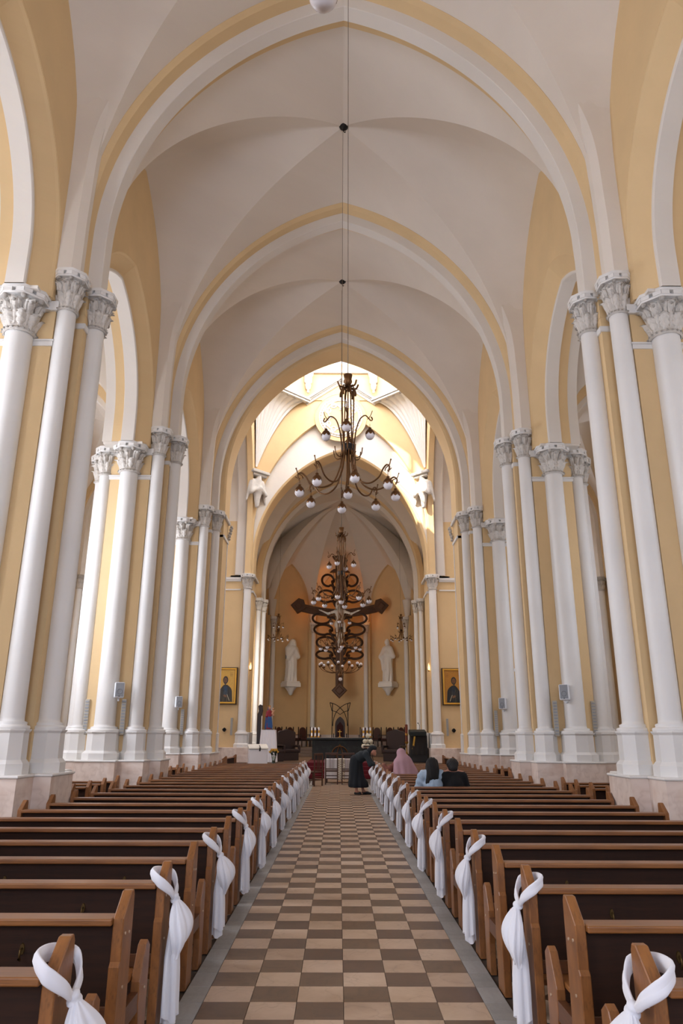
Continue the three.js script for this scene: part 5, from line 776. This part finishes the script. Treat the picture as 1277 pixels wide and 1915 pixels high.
// ------------------------------------------------------------------ icons, wall marks, speakers
{
  const icon = (bg, robe, inner, flip, halo) => { const c = document.createElement('canvas'); c.width = 340; c.height = 560; const g = c.getContext('2d');
    g.fillStyle = bg; g.fillRect(0, 0, 340, 560); for (let i = 0; i < 2600; i++) { g.fillStyle = `rgba(${rnd() > 0.5 ? '255,220,140' : '90,50,10'},0.06)`; g.fillRect(rnd() * 340, rnd() * 560, 3 + rnd() * 10, 2 + rnd() * 8); }
    g.save(); if (flip) { g.translate(340, 0); g.scale(-1, 1); }
    g.strokeStyle = halo; g.lineWidth = 2; g.beginPath(); g.arc(165, 190, 82, 0, 7); g.stroke();
    g.fillStyle = robe; g.beginPath(); g.moveTo(40, 560); g.quadraticCurveTo(40, 380, 70, 340); g.quadraticCurveTo(110, 280, 140, 265); g.lineTo(200, 265); g.quadraticCurveTo(290, 310, 300, 380); g.lineTo(315, 560); g.closePath(); g.fill();
    g.fillStyle = inner; g.beginPath(); g.moveTo(135, 290); g.lineTo(205, 290); g.lineTo(215, 440); g.lineTo(125, 450); g.closePath(); g.fill();
    for (let i = 0; i < 26; i++) { g.strokeStyle = i % 2 ? 'rgba(170,140,80,0.3)' : 'rgba(0,0,0,0.5)'; g.lineWidth = 3 + rnd() * 4; g.beginPath(); const x = 60 + rnd() * 220; g.moveTo(x, 330 + rnd() * 60); g.quadraticCurveTo(x + rnd() * 50 - 25, 440, x + rnd() * 80 - 40, 560); g.stroke(); }
    g.fillStyle = '#2a2018'; g.beginPath(); g.ellipse(165, 180, 52, 66, 0, 0, 7); g.fill(); g.fillStyle = '#6e4a2c'; g.beginPath(); g.ellipse(163, 188, 36, 50, 0, 0, 7); g.fill(); g.fillStyle = '#3d3128'; g.beginPath(); g.moveTo(128, 205); g.quadraticCurveTo(163, 330, 198, 205); g.quadraticCurveTo(163, 235, 128, 205); g.fill();
    g.fillStyle = '#1c120c'; g.fillRect(142, 178, 14, 6); g.fillRect(170, 178, 14, 6); g.strokeStyle = '#4a2f1c'; g.lineWidth = 4; g.beginPath(); g.moveTo(163, 182); g.lineTo(160, 210); g.lineTo(168, 212); g.stroke(); g.fillStyle = '#4b2416'; g.fillRect(150, 224, 26, 5);
    g.fillStyle = '#7a5434'; g.beginPath(); g.ellipse(165, 455, 34, 20, 0.3, 0, 7); g.fill(); for (let i = 0; i < 4; i++) g.fillRect(170 + i * 9, 455 + i * 3, 7, 26 - i * 3); g.strokeStyle = '#cdbf9a'; g.lineWidth = 9; g.beginPath(); g.moveTo(205, 430); g.lineTo(255, 540); g.stroke(); g.restore();
    g.strokeStyle = '#6b3d12'; g.lineWidth = 4; for (const x0 of [28, 262]) for (let i = 0; i < 3; i++) for (let j = 0; j < 3; j++) { g.beginPath(); g.moveTo(x0 + i * 17, 48 + j * 26); g.lineTo(x0 + i * 17, 64 + j * 26); g.lineTo(x0 + i * 17 + 9 * (j % 2), 56 + j * 26); g.stroke(); }
    const t = new THREE.CanvasTexture(c); t.colorSpace = THREE.SRGBColorSpace; return t; };
  for (const [s, side, bg, robe, inner] of [[-1, 'left', '#d9a944', '#2f2a20', '#1f3a55'], [1, 'right', '#b0761f', '#141a1c', '#1a2430']]) {
    const o = thing('icon', `gold ground painting of a bearded saint on the ${side} transept wall`, 'painting', [s * 4.96, 3.7, -32.03], 0, 'gold ground paintings either side of the chancel');
    mesh('panel', new THREE.BoxGeometry(0.86, 1.5, 0.05), std({ color: 0x8a5a1c, roughness: 0.6 }), o); mesh('picture', new THREE.PlaneGeometry(0.74, 1.36).translate(0, 0, 0.0265), std({ map: icon(bg, robe, inner, s > 0, '#a8751e'), roughness: 0.45 }), o);
    mesh('frame', [[0, 0.72, 0.92, 0.07], [0, -0.72, 0.92, 0.07]].map(([x, y, w, h]) => rbox(x, y, 0.02, w, h, 0.075, 0.012)).concat([[-0.425, 0, 0.07, 1.4], [0.425, 0, 0.07, 1.4]].map(([x, y, w, h]) => rbox(x, y, 0.02, w, h, 0.075, 0.012))), M.gold, o); mesh('outer_edge', [[0, 0.77, 1.0, 0.03], [0, -0.77, 1.0, 0.03]].map(([x, y, w, h]) => box(x, y, 0.0, w, h, 0.06)).concat([[-0.485, 0, 0.03, 1.54], [0.485, 0, 0.03, 1.54]].map(([x, y, w, h]) => box(x, y, 0, w, h, 0.06))), std({ color: 0x3a2210, roughness: 0.6 }), o);
    const d = thing('wall_rosette', `small black metal rosette on the ${side} transept wall below the painting`, 'wall ornament', [s * (s < 0 ? 4.93 : 4.9), 1.87, -32.06]); mesh('disc', lathe([[0, 0.02], [0.05, 0.02], [0.08, 0.0]], 16).rotateX(PI / 2), M.blackMetal, d); mesh('cross', [box(0, 0, 0.02, 0.17, 0.05, 0.02), box(0, 0, 0.02, 0.05, 0.17, 0.02)], M.blackMetal, d);
    const l = thing('wall_lamp', `small lit flame shaped lamp on the ${side} pilaster of the chancel arch`, 'lamp', [s * 3.93, 4.5, -32.25]); mesh('lamp_flame', lathe([[0, -0.1], [0.028, -0.06], [0.038, 0], [0.03, 0.09], [0.014, 0.17], [0, 0.24]], 14), std({ color: 0x000000, emissive: 0xffd79a, emissiveIntensity: 2.5 }), l); mesh('bracket', merge([bar([0, -0.1, 0], [s * 0.06, -0.16, 0], 0.012), lathe([[0, -0.14], [0.03, -0.13], [0.05, -0.09], [0.03, -0.09]], 12)]), M.brass, l);
    const p = new THREE.PointLight(0xffcf90, 0.6, 0, 2); p.position.set(s * 3.93, 4.5, -32.25); p.castShadow = true; scene.add(p);
  }
  const sp = thing('loudspeaker', 'white wall loudspeaker on the second left pier', 'loudspeaker', [-4.62, 2.53, -15.4], 0.35, 'white loudspeakers on the piers');
  mesh('cabinet', rbox(0, 0, 0, 0.2, 0.32, 0.17, 0.03, 3), M.plastic, sp); mesh('grille', rbox(0, 0.01, 0.083, 0.165, 0.28, 0.012, 0.005), M.grille, sp); mesh('woofer', new THREE.TorusGeometry(0.05, 0.008, 6, 24).translate(0, -0.03, 0.09), std({ color: 0x85888c }), sp); mesh('badge', box(0, -0.125, 0.09, 0.03, 0.015, 0.006), M.dark, sp);
  mesh('bracket', merge([bar([0, -0.16, -0.02], [0, -0.22, -0.02], 0.02), bar([0, -0.2, -0.02], [0.02, -0.2, -0.17], 0.016)]), M.plastic, sp);
  copy(sp, 'white wall loudspeaker on the third left pier', [-4.66, 2.55, -21.4], 0.35); copy(sp, 'white wall loudspeaker on the second right pier', [4.68, 2.52, -15.4], -0.45); copy(sp, 'white wall loudspeaker on the third right pier', [4.7, 2.54, -21.4], -0.45);
  const cs = thing('column_speaker', 'slim grey upright panel beside the white loudspeaker, second left pier', 'panel', [-4.56, 2.0, -15.62], 0.2, 'slim grey upright panels on the piers');
  mesh('case', rbox(0, 0, 0, 0.1, 0.72, 0.05, 0.01), std({ color: 0xb3ab9c, roughness: 0.6 }), cs); mesh('louvre', Array.from({ length: 11 }, (_, i) => box(0, -0.31 + i * 0.062, 0.028, 0.07, 0.03, 0.01)), M.grille, cs);
  copy(cs, 'slim grey upright panel on the aisle side of the second left pier', [-5.36, 2.0, -15.72], 0); copy(cs, 'slim grey upright panel below the loudspeaker on the third left pier', [-4.57, 2.0, -21.6], 0.2); copy(cs, 'slim grey upright panel beside the loudspeaker, second right pier', [4.52, 2.0, -15.62], -0.2); copy(cs, 'slim grey upright panel on the aisle side of the second right pier', [5.36, 2.0, -15.72], 0); copy(cs, 'slim grey upright panel below the loudspeaker on the third right pier', [4.53, 2.0, -21.6], -0.2);
  copy(cs, 'slim grey upright panel beside the column left of the chancel', [-4.62, 2.0, -31.98], 0); copy(cs, 'slim grey upright panel beside the column right of the chancel', [4.62, 2.0, -31.98], 0);
  const sl = thing('security_camera', 'upper one of two small white cameras on the second right pier', 'camera', [4.02, 3.5, -16.55], 0.6, 'small white cameras on the right pier'); mesh('housing', rbox(0, 0, 0.03, 0.08, 0.08, 0.17, 0.02), M.plastic, sl); mesh('lens', new THREE.CylinderGeometry(0.028, 0.028, 0.02, 12).rotateX(PI / 2).translate(0, 0, 0.12), M.dark, sl); mesh('bracket', bar([0, 0, -0.03], [0.13, -0.02, -0.08], 0.014), M.plastic, sl);
  copy(sl, 'lower one of two small white cameras on the second right pier', [4.0, 3.08, -16.6], 0.3);
}

// ------------------------------------------------------------------ people
const SK = std({ color: 0xb98067, roughness: 0.6 }), SK2 = std({ color: 0x8e5f47, roughness: 0.6 });
{ // woman in black bending over a pew end, facing +x
  const o = thing('person', 'woman in a long black skirt and dark headscarf bending to tie a bow', 'person', [0.62, 0, -22.35], -0.12);
  const S = 1.0, hipL = [-0.14, 0.9, 0.08], hipR = [-0.14, 0.9, -0.08], ch = [0.16, 1.1, 0], nk = [0.27, 1.16, 0], hd = [0.37, 1.2, 0.02];
  const handR = [0.44, 0.87, -0.06], handL = [0.46, 0.85, 0.1], elR = [0.3, 0.86, -0.22], elL = [0.3, 0.84, 0.24];
  const legs = [[hipL, [-0.1, 0.48, 0.08], 0.09, 0.06], [[-0.1, 0.48, 0.08], [-0.13, 0.09, 0.09], 0.058, 0.035], [[-0.13, 0.09, 0.09], [0.04, 0.035, 0.1], 0.034, 0.03], [hipR, [-0.02, 0.48, -0.09], 0.09, 0.06], [[-0.02, 0.48, -0.09], [0.06, 0.09, -0.1], 0.058, 0.035], [[0.06, 0.09, -0.1], [0.24, 0.035, -0.1], 0.034, 0.03]];
  const skin = body([[[-0.13, 0.92, 0], ch, 0.12, 0.13], [ch, nk, 0.1, 0.05], [nk, hd, 0.05, 0.05], [[0.17, 1.12, -0.16], elR, 0.05, 0.042], [elR, handR, 0.038, 0.026], [[0.17, 1.12, 0.16], elL, 0.05, 0.042], [elL, handL, 0.038, 0.026], ...fingers(handR, [0.75, -0.45, 0.3], [0.2, 0, -1], 0.08, 0.6), ...fingers(handL, [0.75, -0.4, -0.3], [0.2, 0, -1], 0.08, 0.6), ...legs], faceBalls(hd, 0.085, [0.88, -0.46, 0.05]), 0.035, 0.011);
  const b = mesh('body', skin, SK, o);
  mesh('cardigan', body([[[-0.16, 0.94, 0], [0.02, 1.05, 0], 0.155, 0.15], [[0.02, 1.05, 0], [0.18, 1.12, 0], 0.15, 0.13], [[0.17, 1.12, -0.12], [0.17, 1.12, 0.12], 0.085, 0.085], [[0.17, 1.12, -0.16], elR, 0.072, 0.06], [elR, [0.4, 0.865, -0.1], 0.056, 0.044], [[0.17, 1.12, 0.16], elL, 0.072, 0.06], [elL, [0.41, 0.85, 0.13], 0.056, 0.044]], [], 0.05, 0.014, (p, d) => d + 0.006 * Math.sin(p[0] * 40 + p[1] * 25)), std({ color: 0x23292c, roughness: 0.9 }), b);
  mesh('skirt', body([[[-0.16, 0.95, 0], [-0.08, 0.25, 0], 0.16, 0.22], [[-0.12, 0.3, 0], [0.06, 0.26, 0], 0.2, 0.16], [[-0.14, 0.8, 0], [-0.16, 0.3, 0], 0.17, 0.19]], [], 0.1, 0.016, (p, d) => Math.max(d + 0.018 * Math.sin(Math.atan2(p[2], p[0] + 0.08) * 9 + p[1] * 2) * Math.min(1, Math.max(0, 1 - p[1])), 0.2 - p[1])), std({ color: 0x14181c, roughness: 0.9 }), b);
  mesh('headscarf', body([[[0.33, 1.26, 0.0], [0.26, 1.2, 0], 0.1, 0.085], [[0.36, 1.27, 0], [0.4, 1.28, 0.01], 0.09, 0.08], [[0.27, 1.2, 0], [0.2, 1.17, 0], 0.08, 0.06]], [], 0.05, 0.012, (p, d) => Math.max(d, -ellip(p, [0.47, 1.15, 0.02], [0.1, 0.1, 0.13]))), std({ color: 0x131619, roughness: 0.9 }), b);
  mesh('eyes', [ball(0.452, 1.195, -0.012, 0.01, 8), ball(0.452, 1.195, 0.052, 0.01, 8)], M.dark, b);
  for (const [x, z] of [[-0.05, 0.095], [0.15, -0.1]]) mesh('shoe', body([[[x - 0.1, 0.045, z], [x + 0.02, 0.04, z], 0.042, 0.045], [[x + 0.02, 0.04, z], [x + 0.13, 0.03, z], 0.042, 0.028]], [], 0.03, 0.011, (p, d) => Math.max(d, -p[1])), M.dark, b);
}
function seated(o, X, opt) { // torso, arms and legs of a seated person facing the altar (-z); seat height 0.45
  const { skin, lean = 0 } = opt, h = opt.h || 1.18;
  return mesh('body', body([[[0, 0.56, 0], [lean, 0.82, 0.02], 0.13, 0.12], [[lean, 0.82, 0.02], [lean, 1.0, 0.0], 0.125, 0.11], [[lean - 0.14, 1.0, 0], [lean + 0.14, 1.0, 0], 0.06, 0.06], [[lean, 1.0, 0], [lean + (opt.tilt || 0), h - 0.08, -0.02], 0.06, 0.05], [[-0.09, 0.55, 0], [-0.1, 0.56, -0.42], 0.09, 0.065], [[-0.1, 0.56, -0.42], [-0.1, 0.1, -0.42], 0.06, 0.04], [[-0.1, 0.08, -0.42], [-0.1, 0.04, -0.53], 0.04, 0.03], [[0.09, 0.55, 0], [0.1, 0.56, -0.42], 0.09, 0.065], [[0.1, 0.56, -0.42], [0.1, 0.1, -0.42], 0.06, 0.04], [[0.1, 0.08, -0.42], [0.1, 0.04, -0.53], 0.04, 0.03],
    ...(opt.arms || [[[-0.19, 0.98, 0], [-0.24, 0.74, -0.08]], [[0.19, 0.98, 0], [0.24, 0.74, -0.08]]]).flatMap(([a, e], i) => { const hnd = opt.hands ? opt.hands[i] : [(i ? 1 : -1) * 0.08, 0.66, -0.3]; return [[a, e, 0.05, 0.042], [e, hnd, 0.038, 0.026], ...fingers(hnd, [(i ? -0.5 : 0.5), 0.05, -0.8], [1, 0, 0.3], 0.08, 0.5)]; })], faceBalls([lean + (opt.tilt || 0), h, -0.02], 0.088, opt.look || [0, -0.05, -1]), 0.035, 0.013), skin, o);
}
{
  const o = thing('person', 'person under a pink crocheted shawl sitting in a right hand pew', 'person', [1.46, 0, -17.75], 0.1, null), T = std({ color: 0xe6d2d4, roughness: 1, map: rep(tex(128, (u, v) => { const n = (Math.sin(u * 150) * Math.sin(v * 150) + 1) / 2; return mix(hex(0xd9c2c6), hex(0xa98a90), n); }), 3, 3) });
  const b = seated(o, 0, { skin: SK2, h: 1.24, lean: 0.03, tilt: -0.03, arms: [[[-0.17, 1.0, -0.02], [-0.34, 0.86, -0.05]], [[0.2, 1.0, 0], [0.25, 0.76, -0.08]]], hands: [[-0.44, 1.0, -0.12], [0.06, 0.68, -0.3]], look: [-0.4, -0.1, -0.9] });
  mesh('shawl', body([[[-0.03, 1.26, 0.0], [0.0, 1.12, 0.04], 0.105, 0.12], [[0.02, 1.04, 0.03], [0.04, 0.6, 0.05], 0.17, 0.23], [[0.1, 1.05, 0.03], [0.24, 0.8, 0.03], 0.12, 0.12], [[-0.1, 1.02, 0.03], [-0.13, 0.65, 0.05], 0.12, 0.13], [[0.24, 0.8, 0.03], [0.2, 0.6, 0.04], 0.11, 0.12]], [], 0.08, 0.014, (p, d) => Math.max(d + 0.014 * Math.sin(p[0] * 42 + Math.sin(p[1] * 6) * 1.2) * Math.min(1, Math.max(0, 1.2 - p[1]) * 2), -ellip(p, [-0.06, 1.22, -0.16], [0.09, 0.13, 0.12]))), T, b);
  mesh('sleeve', body([[[-0.16, 1.0, -0.01], [-0.34, 0.87, -0.05], 0.075, 0.07], [[-0.34, 0.87, -0.05], [-0.41, 0.96, -0.1], 0.065, 0.05], [[-0.32, 0.86, -0.04], [-0.24, 0.7, 0.0], 0.07, 0.05]], [], 0.04, 0.013, (p, d) => d + 0.006 * Math.sin(p[0] * 60 + p[1] * 30)), std({ color: 0x6e3d30, roughness: 0.9 }), b);
  mesh('trousers', body([[[0, 0.53, 0], [0, 0.56, -0.05], 0.17, 0.15], [[-0.1, 0.56, -0.05], [-0.1, 0.56, -0.44], 0.11, 0.085], [[0.1, 0.56, -0.05], [0.1, 0.56, -0.44], 0.11, 0.085], [[-0.1, 0.55, -0.44], [-0.1, 0.12, -0.46], 0.08, 0.065], [[0.1, 0.55, -0.44], [0.1, 0.12, -0.46], 0.08, 0.065]], [], 0.05, 0.016), std({ color: 0x5b4650, roughness: 0.9 }), b);
}
{
  const o = thing('person', 'woman with long dark hair and a pale denim jacket sitting in a pew', 'person', [1.63, 0, -13.52]), D = std({ color: 0xd6dde4, roughness: 0.95, map: rep(tex(128, (u, v) => { const n = fbm(u, v, 8, 4, 150), s = Math.sin((u + v) * 400) * 0.5 + 0.5; return mix(mix(hex(0xd8e2ea), hex(0x9fb2c4), n), hex(0xeef2f5), s * 0.2); }), 2, 2) });
  const b = seated(o, 0, { skin: SK, h: 1.14 });
  mesh('jacket', body([[[0, 0.56, 0], [0, 0.82, 0.02], 0.165, 0.16], [[0, 0.82, 0.02], [0, 0.96, 0], 0.16, 0.13], [[-0.14, 0.98, 0], [0.14, 0.98, 0], 0.085, 0.085], [[-0.19, 0.96, 0], [-0.25, 0.74, -0.07], 0.078, 0.068], [[-0.25, 0.74, -0.07], [-0.12, 0.67, -0.26], 0.062, 0.05], [[0.19, 0.96, 0], [0.25, 0.74, -0.07], 0.078, 0.068], [[0.25, 0.74, -0.07], [0.12, 0.67, -0.26], 0.062, 0.05], [[-0.05, 1.02, 0.03], [0.05, 1.02, 0.03], 0.06, 0.06]], [], 0.05, 0.013, (p, d) => d + 0.005 * Math.sin(p[1] * 55 + p[0] * 20) + 0.004 * Math.sin(p[0] * 70)), D, b);
  mesh('hair', body([[[0, 1.17, 0.01], [0, 1.1, 0.05], 0.108, 0.1], [[0.0, 1.1, 0.06], [-0.02, 0.96, 0.1], 0.095, 0.085], [[-0.04, 1.02, 0.09], [-0.1, 0.86, 0.12], 0.065, 0.04], [[0.04, 1.05, 0.08], [0.05, 0.94, 0.1], 0.06, 0.05], [[-0.08, 1.1, -0.01], [-0.11, 0.96, 0.0], 0.04, 0.03], [[0.08, 1.1, -0.01], [0.1, 0.96, 0.0], 0.04, 0.03]], [], 0.05, 0.011, (p, d) => d + 0.004 * Math.sin(p[0] * 120 + p[1] * 10)), std({ color: 0x15100d, roughness: 0.85 }), b);
  mesh('trousers', body([[[0, 0.53, 0], [0, 0.56, -0.05], 0.165, 0.15], [[-0.1, 0.56, -0.05], [-0.1, 0.56, -0.44], 0.105, 0.08], [[0.1, 0.56, -0.05], [0.1, 0.56, -0.44], 0.105, 0.08], [[-0.1, 0.55, -0.44], [-0.1, 0.12, -0.46], 0.075, 0.06], [[0.1, 0.55, -0.44], [0.1, 0.12, -0.46], 0.075, 0.06]], [], 0.05, 0.018), std({ color: 0x1d2530, roughness: 0.9 }), b);
  const m = thing('person', 'man with short dark hair and a black pullover sitting in a pew', 'person', [1.99, 0, -13.5]);
  const mb = seated(m, 0, { skin: SK, h: 1.12, look: [-0.25, -0.1, -0.95] });
  mesh('pullover', body([[[0, 0.56, 0], [0, 0.82, 0.02], 0.165, 0.165], [[0, 0.82, 0.02], [0, 0.95, 0], 0.165, 0.135], [[-0.13, 0.96, 0], [0.13, 0.96, 0], 0.085, 0.085], [[-0.18, 0.95, 0], [-0.25, 0.74, -0.07], 0.08, 0.07], [[-0.25, 0.74, -0.07], [-0.12, 0.67, -0.26], 0.062, 0.05], [[0.18, 0.95, 0], [0.25, 0.74, -0.07], 0.08, 0.07], [[0.25, 0.74, -0.07], [0.12, 0.67, -0.26], 0.062, 0.05]], [], 0.05, 0.014), std({ color: 0x0c0c0e, roughness: 0.95 }), mb);
  mesh('hair', body([[[0, 1.16, 0.01], [0, 1.1, 0.04], 0.1, 0.085]], [[[0, 1.17, -0.03], [0.092, 0.07, 0.09]]], 0.05, 0.01, (p, d) => d + 0.003 * Math.sin(p[0] * 150) * Math.sin(p[1] * 130)), std({ color: 0x17120f, roughness: 0.7 }), mb);
  mesh('trousers', body([[[0, 0.53, 0], [0, 0.56, -0.05], 0.165, 0.15], [[-0.1, 0.56, -0.05], [-0.1, 0.56, -0.44], 0.11, 0.085], [[0.1, 0.56, -0.05], [0.1, 0.56, -0.44], 0.11, 0.085], [[-0.1, 0.55, -0.44], [-0.1, 0.12, -0.46], 0.08, 0.065], [[0.1, 0.55, -0.44], [0.1, 0.12, -0.46], 0.08, 0.065]], [], 0.05, 0.018), std({ color: 0x22242a, roughness: 0.9 }), mb);
}

renderer.render(scene, camera);
